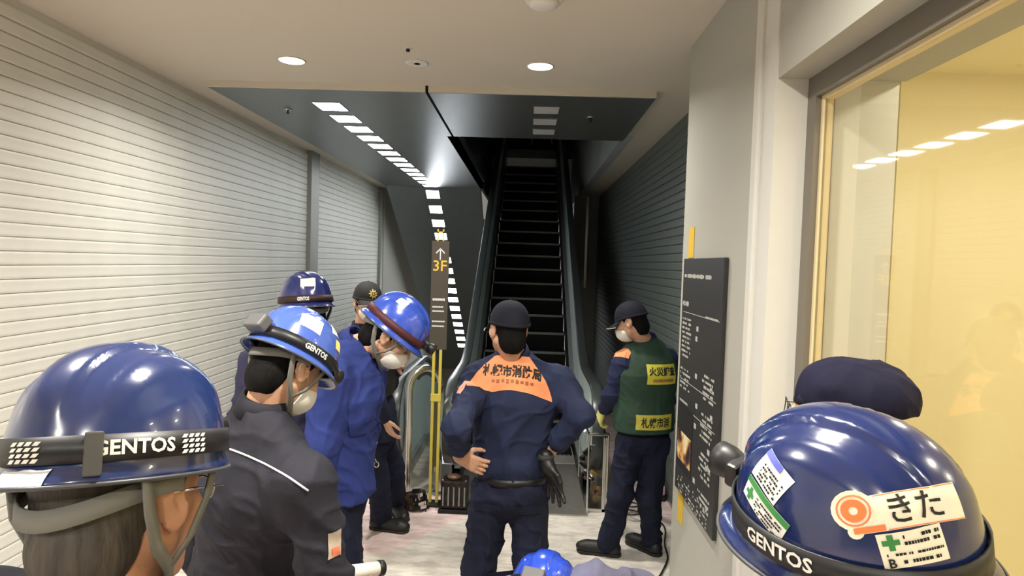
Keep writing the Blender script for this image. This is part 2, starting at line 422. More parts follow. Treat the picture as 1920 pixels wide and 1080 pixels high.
def downlight(x, y, label, group, power, lamp=True, z=C, off=''):
    t = thing('downlight'+off, (x, y, z), label, 'light', group)
    MB().lathe([(0.082, 0.002), (0.086, -0.004), (0.078, -0.006), (0.074, 0.0), (0.074, 0.001)], (x, y, z), seg=28).build('trim_ring', M_WHITEP, t, True)
    MB().lathe([(0.074, 0.0), (0.074, -0.003), (0.0745, -0.0035)], (x, y, z), seg=28).build('lens'+off, M_WARM, t)
    if lamp:
        l = bpy.data.lights.new('downlight_lamp'+off, 'AREA'); l.shape = 'DISK'; l.size = 0.14; l.energy = power; l.color = (1.0, 0.95, 0.87); l.spread = R(150)
        lo = bpy.data.objects.new('downlight_lamp'+off, l); COL.objects.link(lo); lo.parent = t; lo.location = (0, 0, -0.012)
downlight(-1.512, 4.0, 'round white downlight in the ceiling on the cream shutter side', None, 36)
downlight(0.035, 3.995, 'round white downlight in the ceiling before the up escalator', None, 36)
for x in (-1.5, 0.03):
    for y in (1.2, -1.6):
        downlight(x, y, 'round white downlight in the ceiling behind the helmeted workers', 'downlights over the helmeted workers', 62, off='_offscreen')

def sprinkler(x, y, z, label):
    t = thing('sprinkler_head', (x, y, z), label, 'sprinkler')
    MB().lathe([(0.034, 0), (0.036, -0.004), (0.02, -0.007), (0.012, -0.012)], (x, y, z), seg=18).build('escutcheon', M_BRIGHT, t, True)
    MB().lathe([(0.006, -0.008), (0.006, -0.03), (0.016, -0.031), (0.016, -0.034)], (x, y, z), seg=12).build('deflector', M_DARKM, t)
for px, py, z, lb in ((540, 205, ZS, 'small sprinkler head in the steel soffit beside the lit panels'), (1108, 220, ZS, 'small sprinkler head in the steel soffit beside the unlit panels')):
    p = at(px, py, Z=z); sprinkler(p[0], p[1], z, lb)
p = at(765, 91, Z=C); t = thing('ceiling_sensor', (p[0], p[1], C), 'tiny black sensor dot in the cream ceiling between the downlights', 'sensor')
MB().lathe([(0.026, 0), (0.026, -0.003), (0.02, -0.004)], (p[0], p[1], C), seg=16).build('plate', M_WHITEP, t)
MB().lathe([(0.012, -0.003), (0.012, -0.016), (0.006, -0.02)], (p[0], p[1], C), seg=12).build('lens', M_BLACK, t)
p = at(782, 118, Z=C); t = thing('speaker_cover', (p[0], p[1], C), 'flat round cover plate in the cream ceiling behind the black sensor', 'ceiling cover')
MB().lathe([(0.07, 0), (0.072, -0.004), (0.064, -0.006), (0.06, -0.006)], (p[0], p[1], C), seg=28).build('rim', M_WHITEP, t, True)
MB().lathe([(0.06, -0.003), (0.06, -0.0055), (0.02, -0.006)], (p[0], p[1], C), seg=28).build('plate', M_CEIL, t)
p = at(1020, -4, Z=C); t = thing('smoke_detector', (p[0], p[1], C), 'round off-white smoke detector on the ceiling', 'detector')
MB().lathe([(0.085, 0), (0.088, -0.012), (0.082, -0.02)], (p[0], p[1], C), seg=32).build('base', M_WHITEP, t, True)
MB().lathe([(0.07, -0.018), (0.066, -0.036), (0.05, -0.046), (0.02, -0.05)], (p[0], p[1], C), seg=32).build('dome', M_WHITEP, t, True)

# ------------------------------------------------------------------ right-hand wall, window and shop
struct(MB().box((XR, 2.54, 0), (1.30, 3.585, C)).build('wall_right', M_WALL))
struct(MB().box((XR+0.012, 2.515, 0), (1.28, 2.54, C)).build('trim_3', M_WALL))
struct(MB().box((XR-0.012, 2.455, 0), (1.28, 2.515, C)).build('trim_4', M_JAMB, bevel=0.008))
struct(MB().box((XR+0.004, 2.40, 0), (1.28, 2.455, C)).build('trim_5', M_JAMB))
struct(MB().box((XR-0.006, 2.30, 0), (1.28, 2.40, C)).build('trim_6', M_JAMB))
struct(MB().box((XR, -4, 2.56), (1.30, 2.30, C)).build('wall_right_header', M_WALL))
struct(MB().box((XR, -4, 0), (1.30, -2.2, 2.56)).build('wall_right_end', M_WALL))
fm = mat('window_frame', (124, 118, 108), 0.4, 0.4)
wf = struct(MB().box((0.965, 2.235, 0), (1.03, 2.30, 2.56)).box((0.965, -2.2, 2.485), (1.03, 2.235, 2.56)).box((0.965, -2.2, 0), (1.03, 2.235, 0.06)).build('window_1', fm))
MB().box((0.985, 2.222, 0.06), (1.02, 2.235, 2.485)).box((0.985, -2.2, 2.472), (1.02, 2.222, 2.485)).build('bead', mat('bead_cream', (214, 198, 160), 0.5), wf)
MB().box((0.992, -2.2, 0.06), (1.000, 2.222, 2.472)).build('pane', M_GLASS, wf)
struct(MB().box((1.03, 3.02, 0), (3.4, 3.12, 2.86)).build('wall_shop_end', M_CREAM))
struct(MB().box((1.66, 2.97, 0), (3.3, 3.02, 2.80)).build('trim_7', M_CREAM2))
struct(MB().box((3.3, -2.2, 0), (3.4, 3.12, 2.86)).box((1.3, -2.3, 0), (3.4, -2.2, 2.86)).build('wall_shop_side', M_CREAM))
struct(MB().box((1.03, -2.3, 2.80), (3.4, 3.02, 2.90)).build('ceiling_shop', M_CREAM2))
struct(MB().box((1.03, -2.3, -0.12), (3.4, 3.12, 0.0)).build('floor_shop', mat('shop_floor', (226, 212, 180), 0.4)))
for y in (2.0, 0.6, -0.8):
    for x in (1.7, 2.6):
        t = thing('shop_downlight_offscreen', (x, y, 2.80), 'round lamp in the ceiling of the cream shop', 'light', 'shop ceiling lamps')
        MB().lathe([(0.09, 0), (0.09, -0.006), (0.07, -0.007)], (x, y, 2.8), seg=24).build('trim_ring', M_WHITEP, t)
        MB().lathe([(0.07, -0.006), (0.07, -0.009), (0.06, -0.01)], (x, y, 2.8), seg=24).build('lens_offscreen', M_WARM, t)
        l = bpy.data.lights.new('shop_lamp_offscreen', 'AREA'); l.shape = 'DISK'; l.size = 0.16; l.energy = 10.5; l.color = (1.0, 0.94, 0.79)
        lo = bpy.data.objects.new('shop_lamp_offscreen', l); COL.objects.link(lo); lo.parent = t; lo.location = (0, 0, -0.02)

# directory board on the white wall
b = thing('directory_board', (XR-0.012, 3.1, 1.32), 'tall black floor directory board with small white print on white wall', 'sign')
BY0, BY1, BZ0, BZ1 = 2.755, 3.46, 0.705, 1.935
MB().box((XR-0.022, BY0, BZ0), (XR-0.002, BY1, BZ1)).build('panel', mat('board_black', (44, 44, 44), 0.45), b, bevel=0.003)
def board_xy(px, py): q = at(px, py, X=XR-0.0235); return q[1], q[2]
pr = MB(); rnd = random.Random(3)
def bar(y, z, w_, h_): pr.box((XR-0.0232, y-w_/2, z-h_/2), (XR-0.0225, y+w_/2, z+h_/2))
def words_row(y0, y1, z, h_, den=0.8, lo=0.006, hi=0.02):
    y = y1
    while y > y0:
        wd = rnd.uniform(lo, hi)
        if rnd.random() < den: bar(y-wd/2, z, wd*0.8, h_*rnd.uniform(0.6, 1))
        y -= wd
words_row(2.93, 3.43, 1.845, 0.022, 0.95, 0.012, 0.026)          # heading
words_row(3.32, 3.44, 1.70, 0.028, 0.95)
words_row(2.80, 3.0, 1.66, 0.007, 0.9)
for k in range(30):
    z = 1.62-0.024*k
    if k not in (9, 10, 16, 17): words_row(3.24+0.02*(k % 3), 3.43, z, 0.013, 0.72)
for k in range(26):
    z = 1.44-0.026*k
    if k % 7 > 1: words_row(2.83, 2.98+0.03*(k % 2), z, 0.014, 0.7)
for y, z in ((3.13, 1.59), (3.14, 1.54), (3.12, 1.36), (2.86, 1.34), (2.84, 1.22), (3.09, 1.22), (2.86, 1.06), (3.1, 1.12), (2.84, 0.98), (3.08, 0.86), (2.86, 0.8), (2.88, 0.98)): bar(y, z, 0.035, 0.024)
for z in (1.655, 1.30, 1.165): bar(3.10, z, 0.64, 0.003)
for k in range(5): words_row(2.85, 3.40, 0.80-0.02*k, 0.011, 0.35)
o = pr.build('printed_text', mat('print_grey', (178, 178, 172), 0.7), b); tag(o, kind='stuff')
def picture_mat():
    m = bpy.data.materials.new('board_picture'); m.use_nodes = True; nt = m.node_tree; L = nt.links.new; bs = nt.nodes['Principled BSDF']
    tc = nt.nodes.new('ShaderNodeTexCoord'); n = nt.nodes.new('ShaderNodeTexNoise'); n.inputs['Scale'].default_value = 9; n.inputs['Detail'].default_value = 3
    L(tc.outputs['Object'], n.inputs['Vector']); cr = nt.nodes.new('ShaderNodeValToRGB'); e = cr.color_ramp.elements
    e[0].position = 0.36; e[0].color = (*srgb((30, 28, 34)), 1); e[1].position = 0.62; e[1].color = (*srgb((232, 218, 190)), 1)
    for p_, c_ in ((0.43, (120, 70, 60)), (0.48, (196, 150, 84)), (0.54, (226, 196, 130))): q = e.new(p_); q.color = (*srgb(c_), 1)
    L(n.outputs['Fac'], cr.inputs['Fac']); L(cr.outputs['Color'], bs.inputs['Base Color']); bs.inputs['Roughness'].default_value = 0.5
    return m
MB().box((XR-0.0240, 3.14, 0.835), (XR-0.0226, 3.44, 1.175)).build('picture_field', mat('picture_dark', (26, 24, 30), 0.5), b)
MB().box((XR-0.0250, 3.16, 0.88), (XR-0.0238, 3.425, 1.03)).build('picture', picture_mat(), b, label='small orange and cream photograph printed on the board')
for px, py, hh, lb in ((1297, 455, 0.16, 'strip of yellow tape sticking above the black directory board'), (1276, 950, 0.17, 'strip of yellow tape sticking below the black directory board')):
    q = at(px, py, X=XR)
    tp = tag(MB().box((XR-0.003, q[1]-0.055, q[2]-hh/2), (XR-0.0005, q[1]+0.055, q[2]+hh/2)).build('tape_strip', M_TAPE), lb, 'tape')

# ------------------------------------------------------------------ roller shutters, one slat at a time
def shutter(x, y0, y1, m, label, side, pitch=0.0705, h=3.06):
    t = thing('roller_shutter', (x, (y0+y1)/2, 0), label, 'shutter')
    prof = [(0.007, 0.0), (0.002, 0.003), (0.0, 0.012), (0.0006, 0.035), (0.0, 0.058), (0.002, 0.066), (0.007, 0.0685), (0.018, 0.0685), (0.018, 0.0)]
    mb = MB().prism([(x+side*a, y0, z) for a, z in prof], (0, y1-y0, 0)); first = None
    for k in range(int(h/pitch)):
        if first is None: first = mb.build('slat', m, t); o = first
        else: o = link('slat', first.data, None, t)
        o.location = (0, 0, 0.03+k*pitch)
    MB().box((x+side*0.016, y0, 0), (x+side*0.05, y1, C)).build('backing', m, t)
    MB().box((x-side*0.006, y0, 0), (x+side*0.03, y1, 0.03)).build('bottom_rail', M_STEEL, t)
shutter(XL, -2.0, 7.32, M_SHUT_L, 'long cream roller shutter beside the group of helmeted workers', -1)
shutter(XL, 7.60, 10.85, M_SHUT_L, 'shorter cream roller shutter between the grey post and the descending soffit', -1)
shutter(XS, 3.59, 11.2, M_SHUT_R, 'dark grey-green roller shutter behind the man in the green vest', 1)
struct(MB().box((XL-0.06, 7.32, 0), (XL+0.05, 7.60, C)).box((XL-0.06, 10.85, 0), (XL+0.05, 11.0, C)).box((XL-0.06, -2.15, 0), (XL+0.05, -2.0, C)).build('trim_8', mat('shutter_guide', (150, 150, 142), 0.45, 0.4), bevel=0.006))
struct(MB().box((-2.9, -4, 0), (XL-0.05, 11.0, C)).box((-2.9, -4, 0), (XL, -2.15, C)).build('wall_left', M_WALL))
struct(MB().box((-2.9, 11.0, -4), (-2.5, 18.0, C)).box((-2.36, 6.4, -4), (-2.30, 11.0, 0.0)).build('wall_left_far', M_WALL))
struct(MB().box((XS+0.05, 3.585, 0), (1.5, 11.4, C+0.15)).build('wall_right_far', M_WALL))
struct(MB().box((0.78, 11.2, 0), (1.3, 11.4, C)).build('wall_back_right', M_WALL))
struct(MB().box((0.98, 11.17, 1.5), (1.02, 11.2, C-0.02)).build('sheen_strip', M_BRIGHT))  # bright strip added in place of a reflected vertical sheen on the end wall
# shaft of the up escalator above the ceiling, and the pit of the down escalator
struct(MB().box((-0.80, 6.05, ZS), (-0.757, 16, 6.6)).build('wall_shaft_left', mat('shaft_teal', (86, 104, 106), 0.25, 0.7)))
struct(MB().box((0.85, 6.05, C-0.001), (0.95, 16, 6.6)).build('wall_shaft_right', mat('shaft_pale', (178, 186, 190), 0.5)))
struct(MB().box((-0.8, 16, 3), (0.95, 16.1, 6.6)).box((-0.8, 6.05, 6.6), (0.95, 16.1, 6.7)).box((-0.8, 5.95, C+0.15), (0.95, 6.05, 6.7)).build('wall_shaft_end', mat('shaft_grey', (120, 122, 122), 0.7)))
struct(MB().box((-0.76, 13.55, 4.1), (0.85, 16, 4.28)).build('floor_upper', mat('upper_floor', (110, 110, 108), 0.6)))
pitm = mat('pit_cladding', (150, 146, 136), 0.4, 0.5)
struct(MB().box((-2.5, 18.0, -4), (-0.6, 18.1, C)).box((-2.5, 6.4, -4.1), (-0.6, 18, -4)).build('wall_back', pitm))

# ------------------------------------------------------------------ escalators
def base_up(y):
    if y < 6.0: return 0.0
    s = 0.603
    if y < 6.7: return s*(y-6.0)**2/(2*0.7)
    z = s*0.35+s*(y-6.7)
    return z if z < 4.25 else 4.25
def base_down(y):
    if y < 6.3: return 0.0
    if y < 7.0: return -0.577*(y-6.3)**2/1.4
    return -0.577*0.35-0.577*(y-7.0)
def ribbon_profile(mb, ys, zf, x, z0, z1, th):
    """upright sheet at x following the incline between z0 and z1 above the step line"""
    poly = [(x, y, zf(y)+z0) for y in ys]+[(x, y, zf(y)+z1) for y in reversed(ys)]
    n = len(ys)
    for i in range(n-1):
        a = [(x-th/2, ys[i], zf(ys[i])+z0), (x-th/2, ys[i+1], zf(ys[i+1])+z0), (x-th/2, ys[i+1], zf(ys[i+1])+z1), (x-th/2, ys[i], zf(ys[i])+z1)]
        mb.prism(a, (th, 0, 0))
    return mb
def frange(a, b, n): return [a+(b-a)*i/n for i in range(n+1)]
M_SKIRT = mat('skirt_dark', (26, 28, 28), 0.35, 0.5)
M_PANEL = mat('balustrade_steel', (206, 218, 216), 0.42, 0.12, noise=0.05, nscale=4, stretch=(1, 1, 12))
M_STEP = mat('step_black', (9, 9, 10), 0.7, spec=0.2)
M_NOSE = mat('step_edge', (112, 114, 110), 0.45, 0.4)
up = thing('escalator', (0, 5.6, 0), 'dark escalator climbing to the upper floor behind the man in the orange-yoked shirt', 'escalator')
# steps
yz = []
y, z = 5.95, 0.012
for k in range(21):
    rise = (0.0, 0.05, 0.13)[k] if k < 3 else 0.2025
    z += rise; yz.append((y, z, rise)); y += 0.336
off = -0.02
for y, z, rise in yz:
    y += 0.28
    prof = [(y, z), (y+0.36, z), (y+0.36, z-0.03), (y+0.05, z-0.05), (y+0.03, z-rise*0.5-0.03), (y+0.015, z-max(rise, 0.04)-0.02), (y-0.005, z-max(rise, 0.04)-0.02), (y-0.002, z-rise*0.5)]
    s = MB().prism([(-0.5, a, b) for a, b in prof], (1.0, 0, 0)).build('step', M_STEP, up)
    n = MB().box((-0.495, y-0.006, z-0.026), (0.495, y+0.03, z+0.003))
    n.build('nosing', M_NOSE, s)
    g = MB()
    for j in range(24):
        xx = -0.48+j*0.96/23
        g.box((xx-0.006, y+0.001, z-0.006), (xx+0.006, y+0.33, z+0.006))
    g.build('tread_ribs', M_STEP, s)
YU = frange(5.35, 6.0, 3)+frange(6.1, 6.7, 8)+frange(6.9, 13.6, 10)
for sx in (-1, 1):
    ribbon_profile(MB(), YU, base_up, sx*0.515, -0.30, 0.14, 0.012).build('skirt_panel', M_SKIRT, up)
    cuts = [5.35, 6.5, 7.7, 8.9, 10.1, 11.3, 12.5, 13.6]
    for a, b2 in zip(cuts, cuts[1:]):
        ribbon_profile(MB(), frange(a+0.004, b2-0.004, 8), base_up, sx*0.575, 0.16, 0.86, 0.03).build('balustrade_panel', M_PANEL, up)
    d = MB()
    for a, b2 in zip(YU, YU[1:]):
        d.prism([(sx*0.508, a, base_up(a)+0.13), (sx*0.508, b2, base_up(b2)+0.13), (sx*0.508, b2, base_up(b2)+0.165), (sx*0.508, a, base_up(a)+0.165)], (sx*0.06, 0, 0))
        d.prism([(sx*0.588, a, base_up(a)+0.0), (sx*0.588, b2, base_up(b2)+0.0), (sx*0.588, b2, base_up(b2)+0.165), (sx*0.588, a, base_up(a)+0.165)], (sx*0.12, 0, 0))
    d.build('deck_cover', M_STEEL, up)
    # handrail: incline, flat, then round the newel
    pth = [(sx*0.578, y, base_up(y)+0.91) for y in reversed(YU)]
    cy, cz, rr = 5.2, 0.58, 0.33
    pth += [(sx*0.578, cy-rr*math.sin(a), cz+rr*math.cos(a)) for a in [i*math.pi/14 for i in range(0, 15)]]
    pth += [(sx*0.578, 5.45, 0.25)]
    MB().ribbon(pth, (1, 0, 0), [(0, math.sin(0), 1)]*1 if False else [unit((0, -(pth[min(i+1, len(pth)-1)][2]-pth[max(i-1, 0)][2]), pth[min(i+1, len(pth)-1)][1]-pth[max(i-1, 0)][1])) for i in range(len(pth))], 0.085, 0.034).build('handrail', M_RUBBER, up, True, bevel=0.008)
    pth2 = [(x, y, z) for x, y, z in pth]
    # newel glass
    half = [(sx*0.565, 5.36, 0.27)]+[(sx*0.565, cy-0.30*math.sin(a), cz+0.30*math.cos(a)) for a in [math.pi-i*math.pi/12 for i in range(0, 13)]]+[(sx*0.565, 5.36, 0.88)]
    MB().prism(half, (sx*0.02, 0, 0)).build('newel_panel', M_PANEL, up)
MB().box((-0.51, 4.75, 0.0), (0.51, 5.98, 0.012)).build('landing_plate', mat('landing_plate', (170, 166, 158), 0.35, 0.8, noise=0.1, nscale=40), up)
MB().box((-0.5, 5.98, 0.0), (0.5, 6.22, 0.016)).build('comb_plate', mat('comb', (190, 190, 182), 0.4, 0.7), up)
cl = MB()
ys = frange(6.2, 13.6, 10)
for a, b2 in zip(ys, ys[1:]):
    cl.prism([(-0.72, a, max(-1.2, base_up(a)-1.4) if a > 8.5 else -0.0), (-0.72, b2, max(-1.2, base_up(b2)-1.4) if b2 > 8.5 else -0.0), (-0.72, b2, base_up(b2)+0.04), (-0.72, a, base_up(a)+0.04)], (0.02, 0, 0))
cl.build('side_cladding', M_STEEL, up)
cl2 = MB()
for a, b2 in zip(ys, ys[1:]):
    cl2.prism([(0.70, a, max(0, base_up(a)-1.4)), (0.70, b2, max(0, base_up(b2)-1.4)), (0.70, b2, base_up(b2)+0.04), (0.70, a, base_up(a)+0.04)], (0.02, 0, 0))
cl2.build('side_cladding', M_STEEL, up)

dn = thing('escalator', (-1.575, 5.8, 0), 'escalator descending under the row of lights in the sloped soffit', 'escalator')
for k in range(14):
    y = 6.4+0.36*k; z = base_down(y)
    s = MB().prism([(-2.05, a, b2) for a, b2 in ((y, z), (y+0.37, z), (y+0.37, z-0.22), (y+0.33, z-0.22), (y+0.31, z-0.04), (y, z-0.04))], (0.95, 0, 0)).build('step', M_STEP, dn)
    MB().box((-2.045, y+0.33, z-0.012), (-1.105, y+0.372, z+0.003)).build('nosing', M_NOSE, s)
YD = frange(5.45, 6.3, 3)+frange(6.4, 7.0, 6)+frange(7.3, 13.5, 7)
M_PALE = mat('outer_panel_pale', (208, 217, 222), 0.32, 0.15)
for x in (-1.02, -2.13):
    for a, b2 in zip((5.45, 6.6, 8.0, 9.6, 11.4), (6.6, 8.0, 9.6, 11.4, 13.5)):
        ribbon_profile(MB(), frange(a+0.004, b2-0.004, 6), base_down, x, 0.1, 0.86, 0.03).build('balustrade_panel', M_PALE, dn)
    ribbon_profile(MB(), YD, base_down, x, -0.5, 0.12, 0.10).build('deck_cover', M_STEEL, dn)
    pth = [(x, y, base_down(y)+0.91) for y in reversed(YD)]+[(x, 5.35-0.33*math.sin(a), 0.58+0.33*math.cos(a)) for a in [i*math.pi/14 for i in range(15)]]+[(x, 5.6, 0.25)]
    nr = [unit((0, -(pth[min(i+1, len(pth)-1)][2]-pth[max(i-1, 0)][2]), pth[min(i+1, len(pth)-1)][1]-pth[max(i-1, 0)][1])) for i in range(len(pth))]
    MB().ribbon(pth, (1, 0, 0), nr, 0.08, 0.034).build('handrail', M_RUBBER, dn, True, bevel=0.008)
    half = [(x-0.01, 5.46, 0.27)]+[(x-0.01, 5.35-0.30*math.sin(a), 0.58+0.30*math.cos(a)) for a in [math.pi-i*math.pi/12 for i in range(13)]]+[(x-0.01, 5.46, 0.88)]
    MB().prism(half, (0.02, 0, 0)).build('newel_panel', M_PALE, dn)
MB().box((-2.05, 5.0, 0.0), (-1.1, 6.4, 0.012)).build('landing_plate', MATS['landing_plate'], dn)

# arched steel guard with glass at the escalator mouth
ga, gb = np.array([-0.930, 4.96, 0]), np.array([-0.655, 5.12, 0]); gu = unit(gb-ga); gw = np.linalg.norm(gb-ga)
g = thing('guard_fence', (ga+gb)/2, 'arched steel guard fence with glass panel at escalator mouth', 'guard fence')
def arch(h, ins):
    r = gw/2-ins; P = [ga+gu*ins+UPN*0.02]+[ga+gu*(gw/2-r*math.cos(a))+UPN*(h-gw/2+r*math.sin(a)*1.3) for a in [math.pi*i/14 for i in range(15)]]+[gb-gu*ins+UPN*0.02]
    return P
MB().ribbon(arch(1.02, 0.03), np.cross(gu, UPN), [np.array((-gu[0]*math.cos(a), -gu[1]*math.cos(a), math.sin(a))) for a in [0]+[math.pi*i/14 for i in range(15)]+[math.pi]], 0.10, 0.05).build('frame', M_BRIGHT, g, True, bevel=0.012)
MB().prism([p-np.cross(gu, UPN)*0.004 for p in arch(1.0, 0.055)], np.cross(gu, UPN)*0.008).build('glass_panel', M_BGLASS, g)
for pp in (ga+gu*0.03, gb-gu*0.03): MB().lathe([(0.055, 0), (0.055, 0.012), (0.03, 0.02)], pp, seg=16).build('foot', M_STEEL, g)
MB().tube([p*0.985+np.array([0, 0.07, 0.02]) for p in arch(1.02, 0.06)[4:14]], 0.022, 8).build('rubber_edge', M_RUBBER, g, True)

# sign totem
sx_, sy_ = at(820, 700, Y=4.86)[0], 4.86
s = thing('sign_totem', (sx_, sy_, 0), 'slim dark floor sign reading 3F with arrow on yellow posts', 'sign')
zt, zb = at(822, 452, Y=sy_)[2], at(820, 655, Y=sy_)[2]
MB().box((sx_-0.066, sy_-0.012, zb), (sx_+0.066, sy_+0.012, zt)).build('panel', mat('totem_dark', (74, 68, 60), 0.45), s, bevel=0.002)
tx = MB()
def totem_print(name, shape, z, m):
    npmesh(name, [(sx_+u, sy_-0.0135, z+v) for u, v in shape[0]], shape[1], m, s, False)
gold = mat('print_gold', (222, 184, 66), 0.6); wht = mat('print_white', (225, 225, 220), 0.6)
z3 = at(820, 498, Y=sy_)[2]
totem_print('numeral_print', text2('3F', 0.115, bold=0.001), z3, gold)
za = at(820, 476, Y=sy_)[2]
arrow = merge2(rect2(-0.004, -0.045, 0.004, 0.04, 1, 1), ([(0, 0.046), (-0.036, 0.008), (-0.03, 0.002), (0, 0.034)], [(0, 1, 2, 3)]), ([(0, 0.046), (0, 0.034), (0.03, 0.002), (0.036, 0.008)], [(0, 1, 2, 3)]))
totem_print('arrow_print', arrow, za, wht)
lines = []
for k, (py, n) in enumerate(((562, 5), (575, 4), (583, 5), (602, 5), (611, 5))):
    zz = at(818, py, Y=sy_)[2]; u = -0.05
    for j in range(n*2):
        wd = rnd.uniform(0.006, 0.014)
        lines.append(rect2(u, zz-0.006, u+wd*0.8, zz+(0.012 if k == 0 else 0.005), 1, 1)); u += wd
o = npmesh('printed_text', [(sx_+u, sy_-0.0135, v) for u, v in merge2(*lines)[0]], merge2(*lines)[1], wht, s, False); tag(o, kind='stuff')
MB().box((sx_-0.028, sy_-0.01, zt), (sx_-0.018, sy_+0.0, zt+0.09)).box((sx_+0.014, sy_-0.01, zt), (sx_+0.024, sy_, zt+0.09)).box((sx_-0.028, sy_-0.01, zt+0.06), (sx_+0.024, sy_, zt+0.072)).build('top_bracket', gold, s)
for dx in (-0.030, 0.022):
    MB().box((sx_+dx-0.011, sy_-0.012, 0.02), (sx_+dx+0.011, sy_+0.010, zb)).build('post', M_YEL, s, bevel=0.003)
zc = at(815, 745, Y=sy_)[2]
MB().box((sx_-0.045, sy_-0.016, zc-0.03), (sx_+0.035, sy_-0.004, zc+0.03)).build('cross_plate', M_YEL, s, bevel=0.003)
MB().box((sx_-0.014, sy_-0.010, 0.3), (sx_+0.008, sy_+0.004, zc-0.05)).build('black_strip', mat('strip_dark', (70, 60, 30), 0.6), s)
MB().box((sx_-0.06, sy_-0.06, 0.0), (sx_+0.05, sy_+0.06, 0.02)).build('foot_plate', M_DARKM, s, bevel=0.004)

# ------------------------------------------------------------------ people
M_SKIN = mat('skin', (198, 154, 126), 0.55, noise=0.08, nscale=30, bump=0.08, bscale=180, sss=0.08)
M_SKIN2 = mat('skin_tanned', (180, 132, 104), 0.5, noise=0.10, nscale=30, bump=0.1, bscale=160, sss=0.08)
M_HAIR = mat('hair_black', (12, 10, 10), 0.8, spec=0.15, noise=0.4, nscale=60, stretch=(1, 1, 0.15), bump=0.5, bscale=90)
M_HAIRG = mat('hair_greying', (62, 56, 50), 0.6, noise=0.5, nscale=70, stretch=(1, 1, 0.15), bump=0.5, bscale=90)
M_MASK = mat('mask_white', (226, 226, 220), 0.85)
M_EYE = mat('eye_white', (225, 222, 216), 0.3); M_IRIS = mat('iris_brown', (30, 20, 14), 0.2)
M_WEB = mat('webbing_grey', (112, 112, 106), 0.8)
M_SHOE = mat('shoe_black', (18, 18, 19), 0.5, bump=0.15, bscale=70)
M_SOLE = mat('sole', (34, 33, 32), 0.8)
NAVY = fabric('navy_cotton', (36, 43, 68)); NAVYD = fabric('navy_dark', (26, 30, 48)); CHAR = fabric('charcoal_jacket', (36, 36, 44), 0.75)
BLUE = fabric('blue_uniform', (42, 54, 112)); PURP = fabric('purple_navy', (54, 54, 78)); GREYP = fabric('grey_violet', (96, 96, 118))
GREEN = fabric('vest_green', (44, 66, 54), 0.7); ORANGE = fabric('orange_yoke', (222, 142, 98), 0.8, 0.15)
M_REFL = mat('reflective_tape', (214, 216, 220), 0.4)
M_PRINTK = mat('print_black', (24, 20, 18), 0.7)
M_PRINTW = mat('print_pale', (222, 222, 214), 0.6)
HELM = lambda n, c: mat(n, c, 0.2, coat=0.6, spec=0.6)

class Person: pass
def head_axes(yaw, pitch, roll):
    y, p, q = R(yaw), R(pitch), R(roll)
    f = np.array([math.sin(y)*math.cos(p), math.cos(y)*math.cos(p), -math.sin(p)]); r = np.array([math.cos(y), -math.sin(y), 0]); u = np.cross(r, f)
    return np.array([r*math.cos(q)-u*math.sin(q), f, u*math.cos(q)+r*math.sin(q)])
def hand(Fd, w, d, n, th, curl=0.5, s=1.0, spread=0.12, thumb=0.6):
    """palm, four unequal fingers and a thumb; d: along the fingers, n: towards the palm side, th: towards the thumb"""
    d = unit(d); n = np.array(n, float); n = unit(n-d*n.dot(d)); th0 = np.array(th, float); t = np.cross(d, n); t = t if t.dot(th0) > 0 else -t
    w = np.array(w, float)
    for i, (o, ln) in enumerate(((0.029, 0.074), (0.010, 0.082), (-0.010, 0.076), (-0.028, 0.060))):
        kn = w+d*(0.088-0.004*abs(i-1))*s+t*o*s
        Fd.cone(w+d*0.012*s+t*o*0.55*s, kn, 0.015*s, 0.0115*s, 0.012)
        p = kn; a = 0.0
        for j, fr in enumerate((0.45, 0.30, 0.25)):
            a += curl*(0.75, 0.95, 0.6)[j]
            dr = unit((d+t*spread*o/0.03)*math.cos(a)+n*math.sin(a)); q = p+dr*ln*fr*s
            Fd.cone(p, q, (0.0095, 0.0088, 0.0080)[j]*s, (0.0088, 0.0080, 0.0070)[j]*s, 0.004); p = q
    b = w+d*0.022*s+t*0.022*s; m1 = b+(t*0.7+d*0.55+n*thumb*0.5)*0.045*s; m2 = m1+(d*0.85+t*0.2+n*thumb*0.7)*0.034*s; m3 = m2+(d*0.9-t*0.1+n*thumb*0.8)*0.024*s
    Fd.cone(b, m1, 0.015*s, 0.011*s, 0.010); Fd.cone(m1, m2, 0.0105*s, 0.0095*s, 0.004); Fd.cone(m2, m3, 0.0095*s, 0.0075*s, 0.003)

